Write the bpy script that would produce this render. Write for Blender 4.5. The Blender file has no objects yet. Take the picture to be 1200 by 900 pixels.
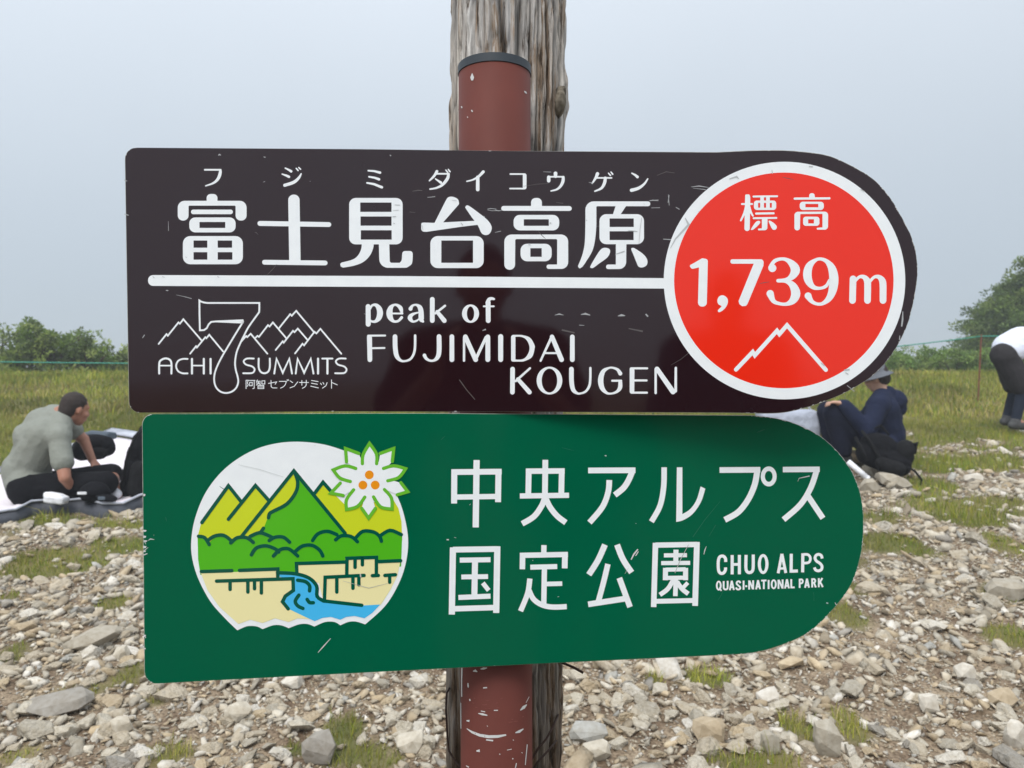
import bpy, bmesh, math, random
import numpy as np
from mathutils import Vector, Matrix
from mathutils.geometry import tessellate_polygon
random.seed(7)
RNG = np.random.default_rng(11)
SC = bpy.context.scene
COL = SC.collection
R = math.radians

# ------------------------------------------------------------------ camera
CZ = 1.70                      # height of the camera above the datum
FPX = 901.0                    # focal length measured in photo pixels
cd = bpy.data.cameras.new('camera')
cam = bpy.data.objects.new('camera', cd); COL.objects.link(cam)
cam.location = (0, 0, CZ); cam.rotation_euler = (R(90), 0, 0)
cd.sensor_width = 36.0; cd.lens = 36.0 * FPX / 1200.0
cd.clip_start = 0.02; cd.clip_end = 3000
cd.dof.use_dof = True; cd.dof.focus_distance = 0.95; cd.dof.aperture_fstop = 11.0
SC.camera = cam

# ------------------------------------------------------------------ sky, fog and sun
SUN_EL, SUN_AZ = R(56), R(200)           # behind the camera, a little to the left
SDIR = Vector((math.sin(SUN_AZ) * math.cos(SUN_EL), math.cos(SUN_AZ) * math.cos(SUN_EL), math.sin(SUN_EL)))
w = bpy.data.worlds.new('World'); SC.world = w; w.use_nodes = True
nt = w.node_tree; N = nt.nodes; LK = nt.links; N.clear()
out = N.new('ShaderNodeOutputWorld'); bg1 = N.new('ShaderNodeBackground'); bg2 = N.new('ShaderNodeBackground'); add = N.new('ShaderNodeAddShader')
sky = N.new('ShaderNodeTexSky'); sky.sky_type = 'NISHITA'; sky.sun_disc = False
sky.sun_elevation = SUN_EL; sky.sun_rotation = SUN_AZ; sky.altitude = 1700
sky.dust_density = 4.0
LK.new(sky.outputs[0], bg1.inputs[0]); bg1.inputs[1].default_value = 0.012
tc = N.new('ShaderNodeTexCoord'); sp = N.new('ShaderNodeSeparateXYZ'); LK.new(tc.outputs['Generated'], sp.inputs[0])
def wm(op, a, b=None, clamp=False):
    n = N.new('ShaderNodeMath'); n.operation = op; n.use_clamp = clamp
    for i, v in enumerate((a, b)):
        if v is None: continue
        if isinstance(v, (int, float)): n.inputs[i].default_value = v
        else: LK.new(v, n.inputs[i])
    return n.outputs[0]
el = wm('MAXIMUM', sp.outputs[2], 0.0)
dt = N.new('ShaderNodeVectorMath'); dt.operation = 'DOT_PRODUCT'; LK.new(tc.outputs['Generated'], dt.inputs[0]); dt.inputs[1].default_value = SDIR
glow = wm('POWER', wm('MULTIPLY_ADD', dt.outputs['Value'], 0.5), 2.0)
gn = glow.node.inputs[0].links[0].from_node; gn.inputs[2].default_value = 0.5   # (d*.5+.5)^2
lum = wm('ADD', wm('MULTIPLY', el, 0.42), wm('MULTIPLY', glow, 1.15))
lum = wm('ADD', lum, 0.95)
mx = N.new('ShaderNodeMix'); mx.data_type = 'RGBA'
LK.new(wm('MULTIPLY', el, 2.2, True), mx.inputs['Factor'])
mx.inputs['A'].default_value = (0.415, 0.478, 0.530, 1); mx.inputs['B'].default_value = (0.535, 0.585, 0.640, 1)
fogn = N.new('ShaderNodeTexNoise'); fogn.inputs['Scale'].default_value = 1.6; fogn.inputs['Detail'].default_value = 3; LK.new(tc.outputs['Generated'], fogn.inputs['Vector'])
lum = wm('MULTIPLY', lum, wm('ADD', wm('MULTIPLY', fogn.outputs['Fac'], 0.16), 0.92))      # soft unevenness of the cloud
LK.new(mx.outputs['Result'], bg2.inputs[0]); LK.new(lum, bg2.inputs[1])
LK.new(bg1.outputs[0], add.inputs[0]); LK.new(bg2.outputs[0], add.inputs[1]); LK.new(add.outputs[0], out.inputs[0])

sd = bpy.data.lights.new('sun', 'SUN'); sd.energy = 2.5; sd.angle = R(24); sd.color = (1.0, 0.96, 0.90)
sun = bpy.data.objects.new('sun', sd); COL.objects.link(sun)
sun.rotation_euler = (-SDIR).to_track_quat('-Z', 'Y').to_euler(); sun.location = SDIR * 50
SC.view_settings.view_transform = 'Standard'; SC.view_settings.look = 'None'
SC.view_settings.gamma = 1.0; SC.view_settings.exposure = 0.0
SC.view_settings.use_curve_mapping = False

# ------------------------------------------------------------------ materials
def mat(name, col, rough=0.6, spec=0.5, noise=None, bump=None, coat=0.0, vary=None, attr=None, stretch=(1, 1, 1), sheen=0, trans=0):
    """noise=(scale, darker colour, amount), bump=(scale, strength), vary=(amount) object-random value"""
    m = bpy.data.materials.new(name); m.use_nodes = True
    nt = m.node_tree; n = nt.nodes; l = nt.links; b = n['Principled BSDF']
    b.inputs['Roughness'].default_value = rough; b.inputs['Specular IOR Level'].default_value = spec
    b.inputs['Coat Weight'].default_value = coat
    if sheen: b.inputs['Sheen Weight'].default_value = sheen
    t = n.new('ShaderNodeTexCoord'); mp = n.new('ShaderNodeMapping'); mp.inputs['Scale'].default_value = stretch
    l.new(t.outputs['Object'], mp.inputs['Vector'])
    src = None
    if attr:
        a = n.new('ShaderNodeAttribute'); a.attribute_name = attr; src = a.outputs['Color']
    if noise:
        tx = n.new('ShaderNodeTexNoise'); tx.inputs['Scale'].default_value = noise[0]; tx.inputs['Detail'].default_value = 6
        tx.inputs['Roughness'].default_value = 0.6
        l.new(mp.outputs[0], tx.inputs['Vector'])
        rp = n.new('ShaderNodeValToRGB'); rp.color_ramp.elements[0].position = 0.35; rp.color_ramp.elements[1].position = 0.65
        l.new(tx.outputs['Fac'], rp.inputs[0])
        k = n.new('ShaderNodeMix'); k.data_type = 'RGBA'
        mu = n.new('ShaderNodeMath'); mu.operation = 'MULTIPLY'; mu.inputs[1].default_value = noise[2]; l.new(rp.outputs[0], mu.inputs[0])
        l.new(mu.outputs[0], k.inputs['Factor'])
        if src: l.new(src, k.inputs['A'])
        else: k.inputs['A'].default_value = (*col, 1)
        if src:
            k.blend_type = 'MULTIPLY'
        k.inputs['B'].default_value = (*noise[1], 1); src = k.outputs['Result']
    if vary:
        oi = n.new('ShaderNodeObjectInfo'); hs = n.new('ShaderNodeHueSaturation')
        mr = n.new('ShaderNodeMapRange'); mr.inputs['To Min'].default_value = 1 - vary; mr.inputs['To Max'].default_value = 1 + vary
        l.new(oi.outputs['Random'], mr.inputs['Value']); l.new(mr.outputs[0], hs.inputs['Value'])
        ms = n.new('ShaderNodeMath'); ms.operation = 'MULTIPLY'; ms.inputs[1].default_value = 7.31; l.new(oi.outputs['Random'], ms.inputs[0])
        mf = n.new('ShaderNodeMath'); mf.operation = 'FRACT'; l.new(ms.outputs[0], mf.inputs[0])
        mr2 = n.new('ShaderNodeMapRange'); mr2.inputs['To Min'].default_value = 0.3; mr2.inputs['To Max'].default_value = 1.5
        l.new(mf.outputs[0], mr2.inputs['Value']); l.new(mr2.outputs[0], hs.inputs['Saturation'])
        if src: l.new(src, hs.inputs['Color'])
        else: hs.inputs['Color'].default_value = (*col, 1)
        src = hs.outputs[0]
    if src: l.new(src, b.inputs['Base Color'])
    else: b.inputs['Base Color'].default_value = (*col, 1)
    if bump:
        tb = n.new('ShaderNodeTexNoise'); tb.inputs['Scale'].default_value = bump[0]; tb.inputs['Detail'].default_value = 5
        l.new(mp.outputs[0], tb.inputs['Vector'])
        bp = n.new('ShaderNodeBump'); bp.inputs['Strength'].default_value = bump[1]; bp.inputs['Distance'].default_value = bump[2] if len(bump) > 2 else 0.01
        l.new(tb.outputs['Fac'], bp.inputs['Height']); l.new(bp.outputs[0], b.inputs['Normal'])
    return m

BW = (14.0, 0.12, 0.0006)      # slow waviness of the painted sheet
M = {}
M['brown'] = mat('brown_enamel', (0.0170, 0.0050, 0.0070), 0.06, 0.40, bump=BW, noise=(5, (0.018, 0.008, 0.011), 0.6))
M['green'] = mat('green_enamel', (0.0, 0.098, 0.046), 0.10, 0.10, bump=BW, noise=(3, (0.0, 0.088, 0.043), 0.6))
M['white'] = mat('white_print', (0.80, 0.82, 0.84), 0.16, 0.32, noise=(60, (0.73, 0.75, 0.78), 0.5), bump=BW)
M['red'] = mat('red_print', (0.78, 0.022, 0.006), 0.10, 0.36, bump=BW)
M['lime'] = mat('lime_print', (0.55, 0.62, 0.02), 0.16, 0.45)
M['grass_print'] = mat('bright_green_print', (0.075, 0.42, 0.012), 0.16, 0.45)
M['cream'] = mat('cream_print', (0.80, 0.72, 0.38), 0.16, 0.45)
M['blue'] = mat('blue_print', (0.06, 0.45, 0.80), 0.16, 0.45)
M['dkgreen'] = mat('dark_green_line', (0.0, 0.082, 0.050), 0.16, 0.45)
M['ltgreen'] = mat('leaf_green_line', (0.13, 0.44, 0.03), 0.16, 0.45)
M['orange'] = mat('orange_print', (0.78, 0.27, 0.01), 0.16, 0.45)
M['metaledge'] = mat('bare_sheet_edge', (0.42, 0.42, 0.38), 0.5, 0.5, noise=(120, (0.2, 0.2, 0.18), 0.8))
M['scratch'] = mat('scratched_primer', (0.58, 0.58, 0.58), 0.6, 0.3)
M['scratch_dim'] = mat('faint_scuff', (0.09, 0.08, 0.08), 0.6, 0.3)
M['scuff_grey'] = mat('grey_scuff', (0.36, 0.37, 0.38), 0.6, 0.3)
M['pipe'] = mat('maroon_pipe_paint', (0.125, 0.036, 0.028), 0.6, 0.14, noise=(9, (0.095, 0.028, 0.022), 0.8), bump=(200, 0.05, 0.001))
M['capm'] = mat('slate_plastic', (0.030, 0.038, 0.048), 0.5, 0.4)
M['wire'] = mat('rusty_wire', (0.03, 0.017, 0.014), 0.7, 0.3, noise=(80, (0.06, 0.03, 0.02), 0.8))

# ------------------------------------------------------------------ object helpers
def link(o, parent=None):
    COL.objects.link(o)
    if parent is not None: o.parent = parent
    return o
def tag(o, label=None, cat=None, group=None, kind=None):
    if label: o['label'] = label
    if cat: o['category'] = cat
    if group: o['group'] = group
    if kind: o['kind'] = kind
    return o
def empty(name, loc, label=None, cat=None, group=None):
    o = bpy.data.objects.new(name, None); o.empty_display_size = 0.05; link(o); o.location = loc
    return tag(o, label, cat, group)
def wloc(o):
    v = Vector((0, 0, 0))
    while o is not None: v += o.location; o = o.parent
    return v
def mesh(name, verts, faces, m, parent=None, smooth=False, mats=None, mi=None):
    """verts in world metres; stored relative to the parent chain"""
    off = wloc(parent) if parent is not None else Vector((0, 0, 0))
    me = bpy.data.meshes.new(name)
    v = np.asarray([tuple(p) for p in verts], dtype=float) - np.array(off)
    me.from_pydata(v.tolist(), [], [list(f) for f in faces])
    for k in (mats or [m]): me.materials.append(k)
    if mi is not None: me.polygons.foreach_set('material_index', mi)
    if smooth: me.polygons.foreach_set('use_smooth', [True] * len(me.polygons))
    me.update()
    return link(bpy.data.objects.new(name, me), parent)
def fast_mesh(name, V, F, m, parent=None, col=None, smooth=False):
    """V (n,3) array, F (k,c) int array of equal polygons"""
    me = bpy.data.meshes.new(name); k, c = F.shape
    me.vertices.add(len(V)); me.vertices.foreach_set('co', np.ascontiguousarray(V, dtype=np.float32).ravel())
    me.loops.add(k * c); me.loops.foreach_set('vertex_index', np.ascontiguousarray(F, dtype=np.int32).ravel())
    me.polygons.add(k); me.polygons.foreach_set('loop_start', np.arange(0, k * c, c, dtype=np.int32))
    me.polygons.foreach_set('loop_total', np.full(k, c, dtype=np.int32))
    if smooth: me.polygons.foreach_set('use_smooth', np.ones(k, dtype=bool))
    me.materials.append(m)
    if col is not None:
        a = me.color_attributes.new('tint', 'FLOAT_COLOR', 'POINT')
        a.data.foreach_set('color', np.ascontiguousarray(np.c_[col, np.ones(len(col))], dtype=np.float32).ravel())
    me.update(calc_edges=True); me.validate()
    return link(bpy.data.objects.new(name, me), parent)

def ray(px, py): return Vector(((px - 600) / FPX, 1.0, (450 - py) / FPX))
def at(px, py, d): return Vector((0, 0, CZ)) + ray(px, py) * d          # a measured image point at a known distance

# ================================================================== LAND
def vnoise(x, y, s=0):
    xi = np.floor(x).astype(np.int64); yi = np.floor(y).astype(np.int64); fx = x - xi; fy = y - yi
    fx = fx * fx * (3 - 2 * fx); fy = fy * fy * (3 - 2 * fy)
    def h(a, b):
        n = (a * 374761393 + b * 668265263 + s * 69069 + 1013904223) & 0xffffffff
        n = ((n ^ (n >> 13)) * 1274126177) & 0xffffffff
        return ((n ^ (n >> 16)) & 0xffff) / 65535.0
    return (h(xi, yi) * (1 - fx) + h(xi + 1, yi) * fx) * (1 - fy) + (h(xi, yi + 1) * (1 - fx) + h(xi + 1, yi + 1) * fx) * fy
def fbm(x, y, s=0, o=4):
    t = 0; a = .5
    for k in range(o): t = t + a * vnoise(x * 2 ** k, y * 2 ** k, s + k * 17); a *= .5
    return t
def gz(x, y):
    x = np.asarray(x, dtype=float); y = np.asarray(y, dtype=float)
    t = np.maximum(y - 12.0, 0.0); tm = np.minimum(t, 5.0)
    z = 0.1445 * np.minimum(np.maximum(y, 2.3), 12.0) + .1445 * tm - .04 * tm ** 2 - .2555 * np.maximum(t - 5.0, 0)
    near = np.clip(1 - np.abs(y - 6) / 10, 0.0, 1)
    z = z + (fbm(x * 0.9, y * 0.9, 3) - .47) * .10 * near + (fbm(x * 5, y * 5, 9, 3) - .44) * .03 * near
    return np.maximum(z, -60.0 + 0 * z)
def G(px, py):
    """where the sight line through a photo point meets the land"""
    r = ray(px, py); lo, hi = 1.5, 13.6
    for d in np.arange(2.0, 13.8, .05):
        if CZ + r.z * d < float(gz(r.x * d, d)): hi = d; break
    lo = hi - .05
    for _ in range(20):
        m_ = (lo + hi) / 2
        if CZ + r.z * m_ < float(gz(r.x * m_, m_)): hi = m_
        else: lo = m_
    return Vector((r.x * hi, hi, float(gz(r.x * hi, hi))))

# turf patches seen in the photograph: (px, py, half width px, half height px)
PATCH = [(60, 662, 85, 17), (150, 640, 40, 14), (128, 708, 20, 9), (15, 768, 28, 18), (150, 795, 30, 22), (108, 812, 26, 12),
         (28, 818, 22, 10), (20, 888, 36, 14), (200, 884, 28, 12), (345, 880, 16, 12), (400, 858, 20, 20), (420, 892, 40, 10), (185, 820, 18, 10), (80, 808, 25, 8),
         (60, 607, 70, 8), (150, 616, 40, 6), (10, 700, 16, 8), (1010, 655, 26, 26), (990, 722, 28, 20), (1000, 690, 14, 12), (1060, 645, 50, 20),
         (1130, 600, 60, 22), (1185, 640, 34, 20), (1165, 695, 45, 14), (1190, 745, 34, 16), (1090, 570, 40, 12), (1170, 590, 40, 14),
         (936, 853, 20, 15), (994, 850, 20, 22), (830, 795, 20, 10), (768, 800, 8, 5), (880, 895, 60, 10), (1090, 545, 60, 10), (1180, 545, 40, 12),
         (1080, 500, 40, 18), (1150, 505, 70, 14), (1040, 610, 40, 10), (700, 600, 60, 14), (760, 700, 40, 10), (440, 640, 60, 14), (480, 720, 30, 10), (960, 870, 8, 10)]
PG = []
for (a, b, c, d) in PATCH:
    p = G(a, b); q = G(a, b - d); q2 = G(a, min(b + d, 940)); PG.append((p.x, p.y, c / FPX * p.y * 1.05, max(abs(q.y - q2.y) / 2, .05)))
PG = np.array(PG)
def turf(x, y):
    """0 bare gravel .. 1 full turf"""
    x = np.asarray(x, dtype=float); y = np.asarray(y, dtype=float)
    n = fbm(x * 2.2, y * 2.2, 31, 4) - .47 + (fbm(x * 6.5, y * 6.5, 63, 3) - .44) * .45
    f = np.full(x.shape, -1.0)
    for (cx, cy, rx, ry) in PG:
        f = np.maximum(f, 1.0 - ((x - cx) / rx) ** 2 - ((y - cy) / ry) ** 2)
    edge = np.where(x < 0, 5.75, 7.5) + (fbm(x * .8 + 3, y * .8, 19, 3) - .44) * np.where(x < 0, 0.4, 3.4)
    f2 = (y - edge) * .9
    f = np.maximum(f, np.clip(f2, -1, 1.4))
    f = np.maximum(f, np.clip((2.0 - y) * .5 - .6, -1, .3))
    return np.clip((f + n * 3.0 + .10) * 1.5, 0, 1)

def axis(lo, hi, step, far):
    a = list(np.arange(lo, hi, step)); s = step; p = a[-1]
    while p < far: s *= 1.25; p += s; a.append(p)
    s = step; p = a[0]; pre = []
    while p > -far: s *= 1.25; p -= s; pre.append(p)
    return np.array(pre[::-1] + a)
gx = axis(-8, 9, .055, 500); gy = axis(1.8, 14.5, .055, 500)
X, Y = np.meshgrid(gx, gy); Zg = gz(X, Y)
nx, ny = len(gx), len(gy)
V = np.c_[X.ravel(), Y.ravel(), Zg.ravel()]
ii = (np.arange(ny - 1)[:, None] * nx + np.arange(nx - 1)[None, :]).ravel()
F = np.c_[ii, ii + 1, ii + nx + 1, ii + nx]
tf = turf(X.ravel(), Y.ravel())
def ground_mat():
    m = bpy.data.materials.new('stony_soil_and_turf'); m.use_nodes = True
    n = m.node_tree.nodes; l = m.node_tree.links; b = n['Principled BSDF']; b.inputs['Roughness'].default_value = .95; b.inputs['Specular IOR Level'].default_value = .15
    t = n.new('ShaderNodeTexCoord'); a = n.new('ShaderNodeAttribute'); a.attribute_name = 'tint'
    sep = n.new('ShaderNodeSeparateColor'); l.new(a.outputs['Color'], sep.inputs[0])
    def ramp(scale, c0, c1, p0=.35, p1=.65, det=8):
        x = n.new('ShaderNodeTexNoise'); x.inputs['Scale'].default_value = scale; x.inputs['Detail'].default_value = det; l.new(t.outputs['Object'], x.inputs['Vector'])
        r = n.new('ShaderNodeValToRGB'); r.color_ramp.elements[0].color = (*c0, 1); r.color_ramp.elements[1].color = (*c1, 1)
        r.color_ramp.elements[0].position = p0; r.color_ramp.elements[1].position = p1; l.new(x.outputs['Fac'], r.inputs[0]); return r.outputs[0], x
    soil, s1 = ramp(7, (.135, .098, .068), (.30, .245, .18))
    grit, s2 = ramp(90, (.55, .5, .45), (1.35, 1.3, 1.25))
    mu = n.new('ShaderNodeMix'); mu.data_type = 'RGBA'; mu.blend_type = 'MULTIPLY'; mu.inputs['Factor'].default_value = 1
    l.new(soil, mu.inputs['A']); l.new(grit, mu.inputs['B'])
    tur, s3 = ramp(1.6, (.080, .098, .026), (.185, .160, .060))
    k = n.new('ShaderNodeMix'); k.data_type = 'RGBA'; l.new(sep.outputs[0], k.inputs['Factor']); l.new(mu.outputs['Result'], k.inputs['A']); l.new(tur, k.inputs['B'])
    l.new(k.outputs['Result'], b.inputs['Base Color'])
    bp = n.new('ShaderNodeBump'); bp.inputs['Strength'].default_value = .8; bp.inputs['Distance'].default_value = .01
    l.new(s2.outputs['Fac'], bp.inputs['Height']); l.new(bp.outputs[0], b.inputs['Normal'])
    return m
ground = fast_mesh('ground', V, F, ground_mat(), col=np.c_[tf * .85, tf * .85, tf * .85], smooth=True)
tag(ground, kind='structure')

# ------------------------------------------------------------------ stones
def hull_stone(seed, npts=16, flat=.62, long=1.25, boxy=.5):
    r = random.Random(seed); bm = bmesh.new()
    for _ in range(npts):
        v = Vector((r.gauss(0, 1), r.gauss(0, 1), r.gauss(0, 1))).normalized()
        mxx = max(abs(v.x), abs(v.y), abs(v.z)); v = v.lerp(v / mxx * .86, boxy) * r.uniform(.86, 1.0)
        bm.verts.new((v.x * long, v.y, v.z * flat))
    res = bmesh.ops.convex_hull(bm, input=bm.verts)
    junk = [g for g in res['geom_interior'] if isinstance(g, bmesh.types.BMVert)]
    if junk: bmesh.ops.delete(bm, geom=junk, context='VERTS')
    bm.verts.ensure_lookup_table(); bm.verts.index_update()
    V = np.array([v.co[:] for v in bm.verts]); F = np.array([[v.index for v in f.verts] for f in bm.faces]); bm.free()
    return V, F
SHAPES = [hull_stone(s, 15 + s % 7, .5 + .05 * (s % 5), 1.1 + .12 * (s % 4)) for s in range(18)]
SMALL = [hull_stone(100 + s, 9, .6, 1.2) for s in range(10)]
PAL = np.array([(.55, .49, .395), (.62, .575, .49), (.46, .425, .36), (.70, .665, .60), (.52, .43, .31), (.36, .34, .31), (.47, .47, .45), (.58, .48, .34), (.76, .73, .68), (.36, .31, .24)]) * np.array([.86, .84, .81])
PW = np.array([.28, .20, .12, .10, .08, .06, .02, .07, .04, .03]); PW /= PW.sum()

def on_mat(x, y):
    ins = np.zeros(x.shape, dtype=bool)
    for i in range(len(MATP)):
        a, b = MATP[i - 1], MATP[i]; c = ((a.y > y) != (b.y > y)) & (x < (b.x - a.x) * (y - a.y) / (b.y - a.y + 1e-9) + a.x); ins ^= c
    return ins
def scatter(n, x0, x1, y0, y1, wide=.86):
    y = np.sqrt(RNG.uniform(y0 ** 2, y1 ** 2, n)); x = RNG.uniform(-1, 1, n) * (wide * y + .9)
    return x, y
nS = 112000
sx, sy = scatter(nS, 0, 0, 1.9, 8.6)
size = np.exp(RNG.normal(math.log(.0142), .50, nS)); size = np.clip(size, .007, .068)     # half length
tt = turf(sx, sy)
clump = fbm(sx * 1.1, sy * 1.1, 77, 3)
pk = np.clip(1.45 - 2.1 * np.abs(clump - .44) * 1.1, .7, 1)
bare = (fbm(sx * .9 + 4, sy * .9, 55, 3) > .56) & (sx > 0)
keep = RNG.random(nS) < np.where(tt > .5, .055 * np.clip((9 - sy) / 3, 0, 1), pk * (1 - .7 * tt)) * np.where(bare & (size < .03), .6, 1)
keep &= ~((sy > 6.0) & (RNG.random(nS) < .55))
MATP = [G(a, b) for a, b in ((-80, 626), (20, 614), (52, 604), (120, 609), (165, 598), (225, 594), (215, 522), (125, 512), (0, 556), (-80, 585))]
keep &= ~on_mat(sx, sy)
sx, sy, size = sx[keep], sy[keep], size[keep]
sx = sx.copy()
sz = gz(sx, sy)
inview = (np.abs(sx / sy) < .70) & (sy > 2.55)
proj = np.where(inview, size / sy, 0)
# signs hide a good deal of the slope: leave that out when the 300 largest in view are picked
ppx = 600 + FPX * sx / sy; ppy = 450 + FPX * (CZ - sz) / sy
hidden = ((ppx > 165) & (ppx < 1008) & (ppy < 790) & (ppy > 480)) | (ppy > 905) | ((ppx > 525) & (ppx < 655))
order = np.argsort(-np.where(hidden, 0, proj))
big = order[:288]; rest = np.setdiff1d(np.arange(len(sx)), big)

def stone_mat(name, **kw):
    return mat(name, (.46, .42, .36), .9, .25, noise=(34, (.74, .70, .64), .9), bump=(55, .8, .010), **kw)
M['gravel'] = stone_mat('pale_granite_gravel', attr='tint')
STM = []
for i, c in enumerate(PAL[:9]):
    STM.append(mat('granite_stone_%s' % ['warm', 'light', 'grey', 'white', 'tan', 'dark', 'bluish', 'ochre', 'quartz'][i], tuple(c), .9, .25, noise=(2.2, tuple(c * np.array((.74, .70, .63))), .8), bump=(3.2, .5, .08)))
SM = []
for k, (v, f) in enumerate(SHAPES):
    for mi in range(len(STM)):
        pass
def stone_mesh(k, mi, cache={}):
    if (k, mi) not in cache:
        v, f = SHAPES[k]; me = bpy.data.meshes.new('stone'); me.from_pydata(v.tolist(), [], f.tolist()); me.materials.append(STM[mi]); cache[(k, mi)] = me
    return cache[(k, mi)]
for i in big:
    mi = int(RNG.choice(9, p=PW[:9] / PW[:9].sum())); k = int(RNG.integers(18))
    o = bpy.data.objects.new('stone', stone_mesh(k, mi)); link(o, ground)
    s = float(size[i]); o.location = (float(sx[i]), float(sy[i]), float(sz[i]) + s * .22)
    o.scale = (s, s * RNG.uniform(.75, 1), s); o.rotation_euler = (RNG.normal(0, .3), RNG.normal(0, .3), RNG.uniform(0, 6.28))
def batch(shapes, idx, px_, py_, pz_, sz_, lift=.25):
    Vs, Fs, Cs = [], [], []; off = 0
    kk = RNG.integers(len(shapes), size=len(idx)); a = RNG.uniform(0, 6.28, len(idx)); tl = RNG.normal(0, .35, (len(idx), 2))
    cols = PAL[RNG.choice(10, size=len(idx), p=PW)] * RNG.uniform(.82, 1.15, (len(idx), 1))
    for k, (v, f) in enumerate(shapes):
        sel = np.where(kk == k)[0]
        if not len(sel): continue
        s = sz_[idx[sel]][:, None]; ca, sa = np.cos(a[sel])[:, None], np.sin(a[sel])[:, None]
        x, y, z = v[:, 0][None] * s, v[:, 1][None] * s * .88, v[:, 2][None] * s
        z = z + x * tl[sel, 0][:, None] + y * tl[sel, 1][:, None]
        P = np.stack([x * ca - y * sa + px_[idx[sel]][:, None], x * sa + y * ca + py_[idx[sel]][:, None], z + pz_[idx[sel]][:, None] + s * lift], -1)
        Vs.append(P.reshape(-1, 3)); n = len(sel)
        Fs.append((f[None] + (np.arange(n) * len(v))[:, None, None] + off).reshape(-1, 3)); off += n * len(v)
        Cs.append(np.repeat(cols[sel], len(v), 0))
    return np.concatenate(Vs), np.concatenate(Fs), np.concatenate(Cs)
mid_ = rest[size[rest] > .022]; sml = rest[size[rest] <= .022]
v1, f1, c1 = batch(SHAPES, mid_, sx, sy, sz, size); v2, f2, c2 = batch(SMALL, sml, sx, sy, sz, size)
gr = fast_mesh('gravel', np.r_[v1, v2], np.r_[f1, f2 + len(v1)], M['gravel'], ground, col=np.r_[c1, c2])
tag(gr, kind='stuff')
# finer chips between the stones
nC = 68000; cx, cy = scatter(nC, 0, 0, 2.3, 6.2); csz = RNG.uniform(.003, .008, nC); kp = turf(cx, cy) < .6
cx, cy, csz = cx[kp], cy[kp], csz[kp]
v, f, c = batch(SMALL[:4], np.arange(len(cx)), cx, cy, gz(cx, cy), csz)
tag(fast_mesh('gravel_chips', v, f, M['gravel'], ground, col=c), kind='stuff')

# rocks that can be pointed at, one by one: px, py of the base centre, width px, height px, tilt, palette, label
ROCKS = [(100, 762, 74, 26, .30, 2, 'long grey rock tilted on the gravel left of the green sign'),
         (62, 838, 84, 26, .1, 5, 'dark flat grey rock half sunk in turf at lower left'),
         (372, 898, 46, 48, .2, 5, 'dark upright grey rock under the green sign by the bottom edge'),
         (972, 888, 36, 56, .1, 2, 'upright grey slab between two grass tufts at lower right'),
         (833, 872, 46, 36, .1, 4, 'tan orange rock on the gravel below the green sign'),
         (1134, 798, 28, 24, .1, 3, 'whitish rounded stone on the gravel at the right'),
         (1186, 702, 62, 26, .0, 2, 'broad flat boulder in turf at the right edge'),
         (1143, 565, 27, 12, .15, 3, 'pale flat slab on the turf right of the black backpack'),
         (1178, 830, 38, 26, .1, 4, 'brownish stone near the right edge on the gravel'),
         (905, 884, 28, 34, .1, 2, 'grey blocky stone beside the tan rock'),
         (690, 872, 54, 28, .1, 6, 'bluish grey rock right of the pole at the bottom'),
         (928, 785, 36, 16, .1, 7, 'ochre flat stone under the rounded end of the green sign'),
         (901, 824, 30, 22, .1, 8, 'bright white stone below the green sign'),
         (108, 792, 21, 22, .1, 8, 'small white upright stone left of the green sign corner'),
         (141, 774, 22, 20, .1, 1, 'light grey stone touching the green sign corner'),
         (277, 846, 38, 26, .1, 1, 'light tan rock under the lower left of the green sign'),
         (344, 806, 36, 16, .1, 3, 'flat pale slab just below the green sign'),
         (140, 862, 32, 26, .1, 1, 'rounded light stone near the dark flat rock'),
         (1022, 578, 27, 22, .1, 2, 'grey rock in front of the black backpack'),
         (1050, 572, 50, 20, -.35, 2, 'long brownish grey rock leaning under the black backpack'),
         (1000, 545, 34, 22, .2, 4, 'brown rock at the feet of the seated hiker'),
         (1026, 556, 32, 20, .1, 1, 'pale rock beside the seated hiker and backpack'),
         (700, 892, 44, 24, .1, 1, 'light grey block at the bottom right of the pole'),
         (1192, 878, 30, 40, .1, 3, 'tall pale stone in the bottom right corner'),
         (1090, 838, 26, 30, .1, 3, 'white blocky stone in the lower right gravel'),
         (480, 884, 40, 30, .1, 1, 'light rounded rock left of the pole at the bottom')]
RKM = [mat('granite_rock', tuple(c), .9, .25, noise=(30, tuple(c * np.array((.70, .66, .60))), .8), bump=(45, .5, .008)) for c in PAL[:9]]
for k, (px_, py_, ww, hh, tl, pi_, lab) in enumerate(ROCKS):
    p = G(px_, py_); s = p.y / FPX; v, f = hull_stone(500 + k, 26, 1, 1, .45)
    W, H = ww * s / 2, hh * s / 2
    hz = max(H, W * .3); ca, sa = math.cos(tl), math.sin(tl)
    vv = [(x * W, y * W * .7, z * hz) for x, y, z in v]
    vv = [(x * ca - z * sa, y, x * sa + z * ca) for x, y, z in vv]
    e = mesh('rock', [Vector(q) for q in vv], f, RKM[pi_]); e.location = (p.x, p.y + W * .3, p.z + hz * .72)
    tag(e, lab, 'rock', 'larger rocks lying on the slope')

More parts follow.
